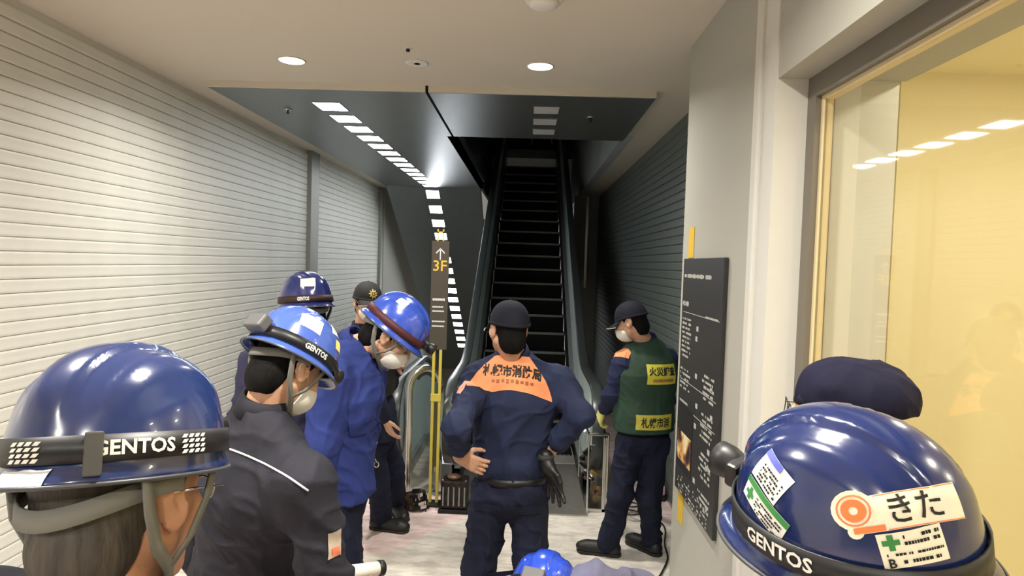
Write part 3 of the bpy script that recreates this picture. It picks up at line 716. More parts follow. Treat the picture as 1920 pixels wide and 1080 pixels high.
def head_shape(Fd, H, A, nb):
    e = lambda c, r, k=0.012, op='u', B=None: Fd.ell(H(c), r, A if B is None else B, k, op)
    c = lambda a, b, r0, r1, k=0.012, op='u': Fd.cone(H(a), H(b), r0, r1, k, op=op)
    c((0, -0.025, -0.06), tuple((np.array(nb)-H((0, 0, 0)))@A.T), 0.056, 0.060, 0.02)
    e((0, -0.014, 0.032), (0.075, 0.096, 0.084), 0.02)
    e((0, 0.030, -0.030), (0.060, 0.060, 0.082), 0.02)
    for s in (-1, 1):
        c((s*0.052, -0.004, -0.052), (s*0.018, 0.062, -0.096), 0.020, 0.018, 0.025)
        e((s*0.040, 0.058, -0.026), (0.026, 0.026, 0.026), 0.02)
        c((s*0.012, 0.086, 0.017), (s*0.042, 0.070, 0.014), 0.010, 0.009, 0.014)
        e((s*0.032, 0.103, -0.004), (0.017, 0.016, 0.012), 0.012, 's')
        e((s*0.032, 0.078, -0.003), (0.013, 0.012, 0.008), 0.006)
        e((s*0.013, 0.092, -0.036), (0.009, 0.011, 0.008), 0.006)
        # ear: rim, bowl, lobe
        E = A.copy(); a = R(14); E[1], E[2] = A[1]*math.cos(a)+A[2]*math.sin(a), A[2]*math.cos(a)-A[1]*math.sin(a)
        o = R(22)*s; E0 = E[0]*math.cos(o)-E[1]*math.sin(o)*1.0; E1 = E[1]*math.cos(o)+E[0]*math.sin(o); E = np.array([E0, E1, E[2]])
        e((s*0.081, -0.016, -0.008), (0.0085, 0.022, 0.036), 0.006, B=E)
        e((s*0.0925, -0.011, -0.002), (0.0095, 0.0125, 0.023), 0.002, 's', B=E)
        c((s*0.084, -0.022, 0.012), (s*0.084, -0.014, -0.022), 0.003, 0.003, 0.003); c((s*0.080, 0.002, -0.008), (s*0.081, 0.000, -0.020), 0.004, 0.004, 0.004)
        e((s*0.076, -0.006, -0.034), (0.006, 0.009, 0.011), 0.006)
    e((0, 0.072, -0.094), (0.020, 0.018, 0.017), 0.02)
    c((0, 0.088, 0.006), (0, 0.112, -0.030), 0.007, 0.0115, 0.008)
    c((-0.020, 0.083, -0.060), (0.020, 0.083, -0.060), 0.0075, 0.0075, 0.006); c((-0.016, 0.084, -0.070), (0.016, 0.084, -0.070), 0.008, 0.008, 0.006)

def collar_ring(axis, c, fwd, rad, h, flat=0.9, gap=25, lean=0.25):
    axis = unit(axis); f = unit(np.array(fwd)-axis*np.array(fwd).dot(axis)); r = np.cross(f, axis); P, Wd, Nn = [], [], []
    for i in range(33):
        a = R(gap+(360-2*gap)*i/32); rd = r*math.sin(a)+f*math.cos(a)
        P.append(np.array(c)+(r*math.sin(a)*rad+f*math.cos(a)*rad*flat)+axis*h*0.3); Wd.append(unit(axis-rd*lean)); Nn.append(rd)
    return P, Wd, Nn

def person(label, head, yaw, pitch=0, roll=0, byaw=0, nb=None, pv=None, arms=None, legs=None, g=1.0, vox=0.006, fine=0.0045,
           top=NAVY, bottom=NAVYD, skin=M_SKIN, hair=M_HAIR, hem=0.10, tuck=False, mask=True, jvox=0.008, amp=0.011, seed=0, sh=0.185,
           collar=0.058, group=None, upper='jacket', hands=None, handmat=None, eyes=True, shdrop=0.045):
    P = Person(); A = head_axes(yaw, pitch, roll); c = np.array(head, float); H = lambda q: c+np.array(q, float)@A
    by = R(byaw); bf = np.array([math.sin(by), math.cos(by), 0]); br = np.array([math.cos(by), -math.sin(by), 0]); Z = np.array([0, 0, 1.0])
    nb = np.array(nb, float) if nb is not None else H((0, -0.035, -0.13))-bf*0.02-Z*0.03
    pv = np.array(pv, float) if pv is not None else np.array([nb[0]-bf[0]*0.02, nb[1]-bf[1]*0.02, nb[2]-0.47])
    spine = unit(nb-pv); df = unit(bf-spine*bf.dot(spine)); lat = np.cross(df, spine)
    ch = pv+(nb-pv)*0.66; S = {}
    for n_, s in (('l', -1), ('r', 1)):
        S[n_] = nb+lat*s*sh-spine*shdrop
    arms = arms or {}
    if 'ls' in arms: S['l'] = np.array(arms['ls'], float)
    if 'rs' in arms: S['r'] = np.array(arms['rs'], float)
    El, Wr = {}, {}
    for n_, s in (('l', -1), ('r', 1)):
        El[n_] = np.array(arms[n_+'e'], float) if n_+'e' in arms else S[n_]+br*s*0.05-Z*0.28-bf*0.02
        Wr[n_] = np.array(arms[n_+'w'], float) if n_+'w' in arms else El[n_]+bf*0.06-Z*0.24-br*s*0.01
    legs = legs or {}; Hp, Kn, An, Fy = {}, {}, {}, {}
    hp0 = pv-Z*0.09
    for n_, s in (('l', -1), ('r', 1)):
        Hp[n_] = np.array(legs[n_+'h'], float) if n_+'h' in legs else hp0+br*s*0.088
        An[n_] = np.array(legs[n_+'a'], float) if n_+'a' in legs else np.array([hp0[0]+br[0]*s*0.12, hp0[1]+br[1]*s*0.12, 0.095])
        Kn[n_] = np.array(legs[n_+'k'], float) if n_+'k' in legs else (Hp[n_]+An[n_])/2+bf*0.03
        Fy[n_] = legs.get(n_+'y', byaw+s*12)
    root = thing('person', ((An['l'][0]+An['r'][0])/2, (An['l'][1]+An['r'][1])/2, 0), label, 'person', group)
    P.root, P.A, P.H, P.c, P.nb, P.pv, P.spine, P.df, P.lat, P.S, P.El, P.Wr, P.br, P.bf = root, A, H, c, nb, pv, spine, df, lat, S, El, Wr, br, bf
    # ---- the body: one continuous surface
    B = Field(); head_shape(B, H, A, nb)
    B.cone(pv, ch, 0.13*g, 0.145*g, 0.04, df, 0.66); B.cone(ch, nb-spine*0.06, 0.14*g, 0.08*g, 0.04, df, 0.62)
    B.cone(S['l']+lat*0.04, S['r']-lat*0.04, 0.048, 0.048, 0.04); B.ell(hp0+Z*0.02, (0.14*g, 0.10*g, 0.10), np.array([br, bf, Z]), 0.04)
    for n_ in 'lr':
        B.cone(S[n_], El[n_], 0.046*g, 0.038*g, 0.02); B.cone(El[n_], Wr[n_], 0.038*g, 0.026, 0.02)
        hd = (hands or {}).get(n_)
        if hd: hand(B, Wr[n_], **hd)
        else: hand(B, Wr[n_], unit(Wr[n_]-El[n_])+bf*0.15, n=-br*(1 if n_ == 'r' else -1), th=bf, curl=0.35)
        B.cone(Hp[n_], Kn[n_], 0.075*g, 0.052*g, 0.03); B.cone(Kn[n_], An[n_], 0.052*g, 0.034, 0.02)
        fd = np.array([math.sin(R(Fy[n_])), math.cos(R(Fy[n_])), 0]); B.cone(An[n_]-Z*0.02, An[n_]+fd*0.11-Z*0.060, 0.030, 0.018, 0.02)
    V, Q = B.mesh(vox, (c[2]-0.16, fine)); P.body = npmesh('body', V, Q, skin, root); P.bodyV, P.bodyQ = V, Q
    if eyes:
        for s in (-1, 1):
            e = MB().lathe([(0.0005, 0.0105), (0.005, 0.009), (0.009, 0.005), (0.0105, 0), (0.009, -0.005), (0.0005, -0.0105)], H((s*0.032, 0.0795, -0.003)), (A[0], A[2], A[1]), 14).build('eye', M_EYE, P.body, True)
            MB().lathe([(0.0052, 0.0092), (0.0045, 0.0104), (0.0005, 0.0112)], H((s*0.032, 0.0795, -0.003)), (A[0], A[2], A[1]), 12).build('iris', M_IRIS, P.body, True)
            MB().tube([H((s*0.016, 0.094, 0.016)), H((s*0.032, 0.090, 0.021)), H((s*0.048, 0.076, 0.014))], [0.003, 0.004, 0.002], 6).build('eyebrow', hair, P.body, True)
    # ---- hair
    if hair:
        Hr = Field(); Hr.ell(H((0, -0.018, 0.034)), (0.080, 0.099, 0.089), A, 0)
        Hr.ell(H((0, -0.058, -0.042)), (0.064, 0.054, 0.074), A, 0.02)
        Hr.ell(H((0, 0.075, -0.035)), (0.20, 0.062, 0.085), A, 0.01, 's')
        for s in (-1, 1): Hr.ell(H((s*0.088, 0.005, -0.035)), (0.022, 0.036, 0.052), A, 0.008, 's')
        Hr.cut(H((0, -0.05, -0.104)), -A[2]*0.9+A[1]*0.2)
        V, Q = Hr.mesh(0.005); N = normals(V, Q); V = V+N*(0.0025*(vnoise(V*np.array([160, 160, 60]))-0.5))[:, None]
        npmesh('hair', V, Q, hair, root)
    # ---- upper garment
    J = Field()
    if tuck: J.cone(pv-spine*0.0, ch, 0.160*g, 0.190*g, 0.04, df, 0.72); J.ell(pv+spine*0.05, (0.172*g, 0.128*g, 0.07), np.array([lat, df, spine]), 0.03)
    else:
        J.cone(pv-Z*hem*0.7, pv+spine*0.05, 0.196*g, 0.174*g, 0.05, df, 0.78); J.cone(pv, ch, 0.166*g, 0.190*g, 0.04, df, 0.72)
    J.cone(ch, nb-spine*0.075, 0.186*g, 0.110*g, 0.05, df, 0.68)
    J.cone(S['l']+lat*0.03, S['r']-lat*0.03, 0.062*g, 0.062*g, 0.05)
    for n_, s in (('l', -1), ('r', 1)):
        J.cone(S[n_]-lat*s*0.03, nb+lat*s*0.03-spine*0.01, 0.055*g, 0.052, 0.05)
        J.cone(S[n_]-spine*0.05-lat*s*0.035, ch+lat*s*0.03, 0.080*g, 0.10*g, 0.06, df, 0.85)
        J.cone(S[n_], El[n_], 0.068*g, 0.057*g, 0.035)
        cw = Wr[n_]-(Wr[n_]-El[n_])*0.06 if not (arms or {}).get(n_+'roll') else El[n_]+(Wr[n_]-El[n_])*arms[n_+'roll']
        J.cone(El[n_], cw, 0.057*g, 0.045*g, 0.03)
    if tuck: J.cut(pv-spine*0.012, -spine)
    else: J.cut(pv-Z*hem, -Z) if (spine[2] > 0.75) else None
    V, Q = J.mesh(jvox); V = folds(V, Q, amp, seed); P.jV, P.jQ = V, Q; P.jb = bvh_of(V, Q)
    P.top = npmesh(upper, V, Q, top, root)
    if collar:
        MB().ribbon(*collar_ring(unit(H((0, -0.03, -0.08))-nb)*0.6+spine*0.4, nb+spine*0.022, df, 0.074, collar), collar, 0.008).build('collar', top, P.top, True)
    # ---- trousers and shoes
    T = Field(); T.ell(hp0+Z*0.015, (0.168*g, 0.122*g, 0.10), np.array([br, bf, Z]), 0.04); T.cone(hp0+Z*0.04, pv-Z*0.0, 0.160*g, 0.152*g, 0.03, df, 0.74)
    for n_ in 'lr':
        T.cone(Hp[n_], Kn[n_], 0.094*g, 0.074*g, 0.035); T.cone(Kn[n_], An[n_]+(An[n_]-Kn[n_])*0.05, 0.074*g, 0.064*g, 0.03)
    T.cut(pv+spine*0.005, spine)
    V, Q = T.mesh(jvox); V = folds(V, Q, amp*1.1, seed+40, (6, 6, 5)); P.tb = bvh_of(V, Q); P.tV = V; P.trousers = npmesh('trousers', V, Q, bottom, root)
    for n_ in 'lr':
        fd = np.array([math.sin(R(Fy[n_])), math.cos(R(Fy[n_])), 0]); rt = np.array([fd[1], -fd[0], 0]); a = np.array([An[n_][0], An[n_][1], An[n_][2]-0.095]); sA = np.array([rt, fd, Z])
        Sh = Field(); Sh.cone(a+Z*0.045-fd*0.035, a+Z*0.10, 0.042, 0.045, 0.02); Sh.cone(a+Z*0.045-fd*0.035, a+fd*0.13+Z*0.038, 0.044, 0.045, 0.02)
        Sh.ell(a+fd*0.155+Z*0.036, (0.047, 0.058, 0.036), sA, 0.02); Sh.cut(a+Z*0.012, -Z)
        V, Q = Sh.mesh(0.007); o = npmesh('shoe', V, Q, M_SHOE, root)
        So = Field(); So.cone(a-fd*0.04+Z*0.012, a+fd*0.05+Z*0.012, 0.046, 0.042, 0.02); So.cone(a+fd*0.05+Z*0.012, a+fd*0.155+Z*0.012, 0.042, 0.053, 0.02); So.cut(a+Z*0.02, Z); So.cut(a+Z*0.001, -Z)
        V, Q = So.mesh(0.007); npmesh('sole', V, Q, M_SOLE, o)
    if mask:
        K = Field(); K.ell(H((0, 0.036, -0.056)), (0.070, 0.084, 0.066), A, 0); K.cut(H((0, 0.028, 0)), -A[1]); K.cut(H((0, 0.1, -0.018)), A[2]*0.85+A[1]*(-0.35))
        V, Q = K.mesh(0.005); mk = npmesh('face_mask', V, Q, M_MASK, root)
        for s in (-1, 1): MB().tube([H((s*0.060, 0.034, -0.030)), H((s*0.078, 0.004, 0.010)), H((s*0.084, -0.022, 0.022)), H((s*0.086, -0.034, -0.006)), H((s*0.072, -0.004, -0.045)), H((s*0.055, 0.034, -0.082))], 0.0016, 6).build('ear_loop', M_MASK, mk, True)
    return P

def shell_point(t, ph, a, b, h, ridge=0.0, off=0.0):
    st = math.sin(min(t, 1)*math.pi/2)**0.9; ct = max(0.0, math.cos(min(t, 1)*math.pi/2)); x = b*math.sin(ph)*st; y = a*math.cos(ph)*st; z = h*ct**0.9
    n = unit((x/b**2, y/a**2, z/h**2)); d = off
    if ridge:
        q = abs(x); sm = lambda v, lo, hi: min(1, max(0, (v-lo)/(hi-lo)))
        band = (1-sm(q, 0.026, 0.031))*1.0+sm(q, 0.054, 0.059)*(1-sm(q, 0.078, 0.090))*0.6
        d += ridge*band*(1-sm(t, 0.62, 0.80))
    return np.array([x, y, z])+n*d
def helmet(P, col, band=M_BLACK, lamp=True, battery=False, text=None, back_tilt=0, brim=0.020, lampside=0.0, flare=0.008, lift=0.0):
    a, b, h = 0.136, 0.113, 0.146; O = (0, -0.008, 0.026+lift)
    Hh = lambda q: P.H(np.array(O)+np.array(q)); P.Hh = Hh
    nt_, nphi = 30, 120; L = []
    for i in range(nt_+1):
        for k in range(nphi): L.append(shell_point(max(0.012, i/nt_), 2*math.pi*k/nphi, a, b, h, 0.0065))
    for e, dz in ((0.35, -0.004), (0.8, -0.012), (1.0, -0.018)):
        for k in range(nphi):
            ph = 2*math.pi*k/nphi; q = shell_point(1, ph, a, b, h); o = flare+brim*max(0, math.cos(ph))**2+0.012*max(0, -math.cos(ph))**3
            rd = unit((math.sin(ph)*a, math.cos(ph)*b, 0)); L.append(q+rd*o*e+np.array([0, 0, dz]))
    rows = nt_+4; Q = [(i*nphi+k, (i+1)*nphi+k, (i+1)*nphi+(k+1) % nphi, i*nphi+(k+1) % nphi) for i in range(rows-1) for k in range(nphi)]
    Q = [tuple(reversed(q)) for q in Q]
    Q.append(tuple(reversed(range(nphi))))
    V = np.array([Hh(q) for q in L]); hm = npmesh('helmet', V, Q, col, P.root)
    sol = hm.modifiers.new('thickness', 'SOLIDIFY'); sol.thickness = 0.0035; sol.offset = -1
    P.helmet = hm; P.hb = bvh_of(V, Q); P.ab = (a, b, h)
    # dark lining
    LV = [Hh(shell_point(max(0.02, i/10), 2*math.pi*k/36, a-0.009, b-0.009, h-0.009)) for i in range(11) for k in range(36)]
    npmesh('lining', LV, [(i*36+k, (i+1)*36+k, (i+1)*36+(k+1) % 36, i*36+(k+1) % 36) for i in range(10) for k in range(36)], M_BLACK, hm)
    rim = MB().tube([Hh(L[(rows-1)*nphi+k]) for k in range(nphi)], 0.0028, 6, closed=True); rim.build('rim_edge', mat('helmet_edge', (60, 62, 66), 0.4), hm, True)
    if band:
        pts = [Hh(shell_point(0.93, 2*math.pi*k/48, a, b, h, 0, 0.0035)) for k in range(49)]
        wd = [unit(Hh(shell_point(0.88, 2*math.pi*k/48, a, b, h))-Hh(shell_point(0.99, 2*math.pi*k/48, a, b, h))) for k in range(49)]
        nr = [unit((math.sin(2*math.pi*k/48)*a, math.cos(2*math.pi*k/48)*b, 0))@P.A for k in range(49)]
        MB().ribbon(pts, wd, nr, 0.030, 0.003).build('headlamp_band', band, hm, True)
    if lamp:
        q = Hh(shell_point(0.90, lampside, a, b, h, 0, 0.0)); n = unit(np.array([math.sin(lampside), math.cos(lampside), 0.12]))@P.A; u = P.A[2]; r = np.cross(n, u); u = np.cross(r, n)
        MB().obox(q+n*0.012, (r, u, n), (0.030, 0.017, 0.010)).build('headlamp_bracket', M_BLACK, hm, bevel=0.005)
        MB().lathe([(0.014, 0.012), (0.020, 0.022), (0.024, 0.036), (0.0245, 0.052), (0.021, 0.054), (0.020, 0.050)], q, (r, u, n), 24).build('headlamp', M_BLACK, hm, True)
        MB().lathe([(0.020, 0.050), (0.012, 0.0535), (0.002, 0.0545)], q, (r, u, n), 24).build('headlamp_lens', mat('lamp_lens', (190, 200, 205), 0.1, 0.3), hm, True)
    if battery:
        q = Hh(shell_point(0.90, math.pi, a, b, h)); n = -P.A[1]*0.97+P.A[2]*0.2; n = unit(n); r = P.A[0]; u = np.cross(n, r)
        MB().obox(q+n*0.018, (r, u, n), (0.036, 0.022, 0.017)).build('battery_case', mat('battery_grey', (86, 86, 88), 0.5), hm, bevel=0.006)
    if text:
        for tx, ph, wd_ in text:
            q = shell_point(0.93, ph, a, b, h); n = unit((math.sin(ph), math.cos(ph), 0)); U = np.cross((0, 0, 1.0), n)
            Vd = unit(shell_point(0.86, ph, a, b, h)-shell_point(0.99, ph, a, b, h))
            pts, fs = text2(tx, 0.022, wd_, 0.0006, 0.02)
            decal('band_lettering', P.hb, Hh(q), U@P.A, Vd@P.A, (pts, fs), M_PRINTW, hm, 0.0062)
    # webbing: nape band and chin straps
    ang = [R(-105+210*i/20) for i in range(21)]
    MB().ribbon([P.H((0.090*math.sin(q), -0.014-0.111*math.cos(q)*(1 if math.cos(q) > 0 else 0.3), -0.012+0.03*abs(math.sin(q))**2)) for q in ang], P.A[2], [np.array([math.sin(q), -math.cos(q), 0])@P.A for q in ang], 0.024, 0.004).build('nape_band', M_WEB, hm, True)
    for s in (-1, 1):
        MB().ribbon([Hh((s*(b-0.020), -0.070, 0.0)), P.H((s*0.092, -0.066, -0.012)), P.H((s*0.084, -0.042, -0.055)), P.H((s*0.072, -0.004, -0.086)), P.H((s*0.030, 0.050, -0.122)), P.H((0, 0.062, -0.128))], P.A[1]*0.8+P.A[2]*0.5, np.array([s, 0, -0.3])@P.A, 0.017, 0.003).build('chin_strap', M_WEB, hm, True)
        MB().ribbon([Hh((s*(b-0.014), 0.05, 0.0)), P.H((s*0.088, 0.040, -0.01)), P.H((s*0.080, 0.022, -0.055)), P.H((s*0.072, -0.002, -0.086))], P.A[1], np.array([s, 0, 0])@P.A, 0.012, 0.003).build('front_strap', M_WEB, hm, True)
    return hm
def sticker(P, ph, t, shape, m, name='sticker', rot=0, off=0.0012, label=None, du=0, dv=0):
    """lay a flat shape on the helmet around the point (angle from the front, height)"""
    a, b, h = P.ab; q = shell_point(t, ph, a, b, h); n = unit((q[0]/b**2, q[1]/a**2, q[2]/h**2)); U = unit(np.cross((0, 0, 1.0), n)); Vd = np.cross(n, U)
    return decal(name, P.hb, P.Hh(q), U@P.A, Vd@P.A, move2(shape, du, dv, 0) if rot == 0 else move2(move2(shape, du, dv), 0, 0, rot), m, P.helmet, off, label)

def cap(P, col, bill=True, badge=None):
    a, b, h = 0.110, 0.090, 0.112; O = (0, -0.015, 0.020); Hh = lambda q: P.H(np.array(O)+np.array(q)); L = []; n_, k_ = 14, 48
    for i in range(n_+1):
        for k in range(k_):
            q = shell_point(max(0.02, i/n_), 2*math.pi*k/k_, a, b, h); L.append(q+np.array([0, 0, -0.012*max(0, -math.cos(2*math.pi*k/k_))*(i/n_)**3]))
    V = np.array([Hh(q) for q in L]); Q = [(i*k_+(k+1) % k_, (i+1)*k_+(k+1) % k_, (i+1)*k_+k, i*k_+k) for i in range(n_) for k in range(k_)]+[tuple(reversed(range(k_)))]
    o = npmesh('cap', V, Q, col, P.root); s = o.modifiers.new('thickness', 'SOLIDIFY'); s.thickness = 0.003; s.offset = -1; P.cap = o; P.cb = bvh_of(V, Q); P.Hc = Hh
    MB().lathe([(0.006, 0), (0.006, 0.003), (0.002, 0.005)], Hh((0, 0, h-0.001)), P.A, 12).build('button', col, o, True)
    MB().ribbon([Hh(shell_point(0.97, 2*math.pi*k/40, a, b, h, 0, 0.001)+np.array([0, 0, -0.012*max(0, -math.cos(2*math.pi*k/40))])) for k in range(41)], P.A[2], [unit((math.sin(2*math.pi*k/40), math.cos(2*math.pi*k/40), 0))@P.A for k in range(41)], 0.014, 0.003).build('sweatband', col, o, True)
    if bill:
        G = []; n, m = 18, 8
        for j in range(m+1):
            for i in range(n+1):
                ph = R(-62+124*i/n); q = shell_point(1, ph, a, b, h); e = j/m; ext = 0.072*math.cos(ph*1.05)**0.7
                G.append(Hh(q+np.array([math.sin(ph)*0.25, 1, 0])*ext*e+np.array([0, 0, -0.020*e-0.02*math.sin(ph)**2*e+0.004])))
        bl = npmesh('bill', G, [(j*(n+1)+i, j*(n+1)+i+1, (j+1)*(n+1)+i+1, (j+1)*(n+1)+i) for j in range(m) for i in range(n)], col, o); s = bl.modifiers.new('thickness', 'SOLIDIFY'); s.thickness = 0.004
        MB().tube([G[m*(n+1)+i] for i in range(n+1)], 0.003, 6).build('bill_trim', mat('bill_trim_pale', (170, 168, 156), 0.6), o, True)
    return o

Zv = np.array([0, 0, 1.0])
def gnd(px, py): q = at(px, py, Z=0); return q+Zv*0.095
# --- man with the orange yoke, hands on hips, seen from behind
p6 = person('man in navy shirt with orange shoulder yoke, hands on hips, facing the escalator', at(953, 617, Y=2.90), -22, 4, 2, byaw=4, nb=at(962, 676, Y=2.93), pv=at(958, 886, Y=2.93),
    arms=dict(ls=at(893, 712, Y=2.91), rs=at(1047, 716, Y=2.95), le=at(857, 802, Y=2.64), lw=at(860, 856, Y=2.80), re=at(1090, 778, Y=2.80), rw=at(1036, 842, Y=2.90), lroll=0.62, rroll=0.75),
    legs=dict(la=at(890, 1080, Y=2.90)*[1, 1, 0]+[-0.02, 0.02, 0.095], ra=at(985, 1080, Y=2.90)*[1, 1, 0]+[0.04, -0.02, 0.095]), tuck=True, mask=False, vox=0.005, jvox=0.0065, seed=3, sh=0.19, g=0.98, upper='shirt',
    hands=dict(l=dict(d=(0.88, 0.12, -0.42), n=(0.15, 0.95, 0.1), th=(0.2, 0.1, 0.9), curl=0.18), r=dict(d=(-0.55, 0.25, -0.6), n=(-0.4, 0.8, 0.1), th=(0, 0.3, 0.9), curl=0.4)))
CAPB = fabric('cap_black_navy', (26, 28, 38)); cap(p6, CAPB)
YV = p6.spine*math.cos(R(38))+p6.bf*math.sin(R(38)); YO = p6.nb-p6.spine*0.075-p6.bf*0.08
def yoke(s, t):
    hw = 0.186-0.108*t**1.5
    return (-hw+2*hw*s, -0.062+0.157*t-0.010*abs(2*s-1)*(1-t))
decal('orange_yoke', p6.jb, YO, p6.lat, YV, grid2(yoke, 36, 18), ORANGE, p6.top, 0.0035)
decal('yoke_lettering', p6.jb, YO, p6.lat, YV, move2(text2('札幌市消防局', 0.056, 0.26, 0.002, 0.02), 0.004, 0.022), M_PRINTK, p6.top, 0.0058)
dots = merge2(*[rect2(-0.085+0.021*k, -0.006-0.004*(k % 2), -0.085+0.021*k+0.013, 0.004, 1, 1) for k in range(9)])
decal('yoke_lettering', p6.jb, YO, p6.lat, YV, move2(dots, 0.004, -0.024), mat('print_brown', (150, 84, 48), 0.7), p6.top, 0.0055)
pth = [p6.pv+p6.lat*0.166*0.98*math.sin(q)+p6.df*0.122*0.98*math.cos(q)-Zv*0.016 for q in [2*math.pi*i/40 for i in range(41)]]
MB().ribbon(pth, Zv, [p6.lat*math.sin(q)+p6.df*math.cos(q) for q in [2*math.pi*i/40 for i in range(41)]], 0.036, 0.006).build('belt', M_BLACK, p6.root, True)
decal('sleeve_badge', p6.jb, at(874, 728, Y=2.80), (0.9, -0.43, 0), (0.35, 0.1, 0.9), rect2(-0.012, -0.030, 0.014, 0.030), mat('badge_orange', (206, 150, 130), 0.7), p6.top, 0.003)
for s in (-1, 1):
    decal('hip_pocket', p6.tb, p6.pv-Zv*0.13+p6.br*s*0.085-p6.bf*0.1, p6.br, Zv, rect2(-0.062, -0.022, 0.062, 0.022), NAVYD, p6.trousers, 0.004)
decal('cargo_pocket', p6.tb, p6.pv-Zv*0.40-p6.br*0.16-p6.bf*0.02, (0.5, -0.85, 0), Zv, rect2(-0.07, -0.09, 0.07, 0.07), NAVYD, p6.trousers, 0.005)
gl = thing('work_glove', at(1035, 895, Y=2.83), 'black work glove hanging from the belt of the man with hands on hips', 'glove')
Fg = Field(); hand(Fg, at(1026, 868, Y=2.80), (0.30, -0.05, -0.9), n=(-0.8, -0.5, 0), th=(0.9, 0, 0.3), curl=0.12, s=1.12, spread=0.5, thumb=0.1); Fg.cone(at(1024, 855, Y=2.81), at(1027, 875, Y=2.80), 0.030, 0.032, 0.02)
V, Q = Fg.mesh(0.0045); npmesh('glove_body', V, Q, M_BLACK, gl)
MB().lathe([(0.034, -0.012), (0.036, 0), (0.034, 0.012)], at(1024, 857, Y=2.81), seg=18).build('cuff', mat('glove_cuff', (40, 40, 42), 0.8), gl, True)

# --- man in the green vest
fl_, fr_ = gnd(1140, 1040), gnd(1220, 1036)
p7 = person('man in green vest with yellow back patches looking down beside the dark shutter', at(1182, 603, Y=4.15), -62, 22, 0, byaw=-18, nb=at(1211, 648, Y=4.20), pv=at(1206, 800, Y=4.18),
    arms=dict(ls=at(1172, 678, Y=4.14), rs=at(1250, 676, Y=4.26), le=at(1150, 738, Y=4.16), lw=at(1133, 768, Y=4.34), re=at(1248, 748, Y=4.40), rw=at(1200, 765, Y=4.50)),
    legs=dict(la=fl_, ra=fr_, ly=-78, ry=-40, lk=at(1163, 925, Y=4.12), rk=at(1217, 930, Y=4.12)), vox=0.005, jvox=0.007, seed=11, sh=0.185, upper='shirt', top=fabric('navy_shirt', (34, 40, 66)), tuck=True,
    hands=dict(l=dict(d=(-0.25, 0.6, -0.7), n=(0.6, 0.3, -0.3), th=(-0.2, 0.6, 0.5), curl=0.6)))
cap(p7, CAPB)
Vs = Field(); q = p7
Vs.cone(q.pv-Zv*0.02, q.pv+q.spine*0.06, 0.192, 0.194, 0.05, q.df, 0.80); Vs.cone(q.pv, q.pv+(q.nb-q.pv)*0.66, 0.190, 0.208, 0.04, q.df, 0.80); Vs.cone(q.pv+(q.nb-q.pv)*0.66, q.nb-q.spine*0.075, 0.206, 0.130, 0.05, q.df, 0.78)
for n_, s in (('l', -1), ('r', 1)): Vs.cone(q.S[n_]-q.lat*s*0.05, q.nb+q.lat*s*0.03-q.spine*0.01, 0.070, 0.066, 0.05); Vs.cone(q.S[n_]+q.lat*s*0.03-q.spine*0.03, q.S[n_]+q.lat*s*0.045-q.spine*0.16, 0.058, 0.03, 0.02, op='s')
Vs.cut(q.pv-Zv*0.015, -Zv); V, Q = Vs.mesh(0.007); V = folds(V, Q, 0.004, 31); vb = bvh_of(V, Q); vest = npmesh('vest', V, Q, GREEN, p7.root)
M_VY = mat('patch_yellow', (206, 200, 70), 0.6)
VO = q.pv+q.spine*0.365-q.df*0.15+q.lat*0.035; decal('back_patch', vb, VO, q.lat, q.spine, rect2(-0.108, -0.062, 0.108, 0.062, 16, 10), M_VY, vest, 0.003)
decal('patch_lettering', vb, VO, q.lat, q.spine, move2(text2('火災調査', 0.056, 0.195, 0.0015, 0.02), 0, 0.018), M_PRINTK, vest, 0.0055)
sw = merge2(*[([(u, -0.012), (u+0.006, -0.012), (u+0.014, 0.010), (u+0.008, 0.010)], [(0, 1, 2, 3)]) for u in [-0.07+0.0135*k for k in range(11)]], rect2(-0.075, -0.003, 0.085, 0.001, 10, 1))
decal('patch_lettering', vb, VO, q.lat, q.spine, move2(sw, 0, -0.036), mat('print_rust', (150, 84, 40), 0.7), vest, 0.0055)
VO2 = q.pv+q.spine*0.06-q.df*0.15+q.lat*0.0; decal('hem_patch', vb, VO2, q.lat, q.spine, rect2(-0.125, -0.048, 0.125, 0.048, 16, 8), mat('patch_olive', (188, 180, 70), 0.6), vest, 0.003)
decal('patch_lettering', vb, VO2, q.lat, q.spine, text2('札幌市消', 0.064, 0.19, 0.0015, 0.02), M_PRINTK, vest, 0.0055)
decal('shoulder_patch', p7.jb, q.S['l']+Zv*0.05-q.lat*0.005, (0.75, -0.6, 0), (0.35, 0.45, 0.8), rect2(-0.055, -0.045, 0.055, 0.055), ORANGE, p7.top, 0.003)
Fg = Field(); hand(Fg, at(1131, 765, Y=4.34), (-0.15, 0.5, -0.8), n=(0.6, 0.3, -0.3), th=(-0.2, 0.6, 0.5), curl=0.6, s=1.25); V, Q = Fg.mesh(0.006); npmesh('work_glove', V, Q, mat('glove_yellow', (206, 206, 120), 0.8), p7.root)

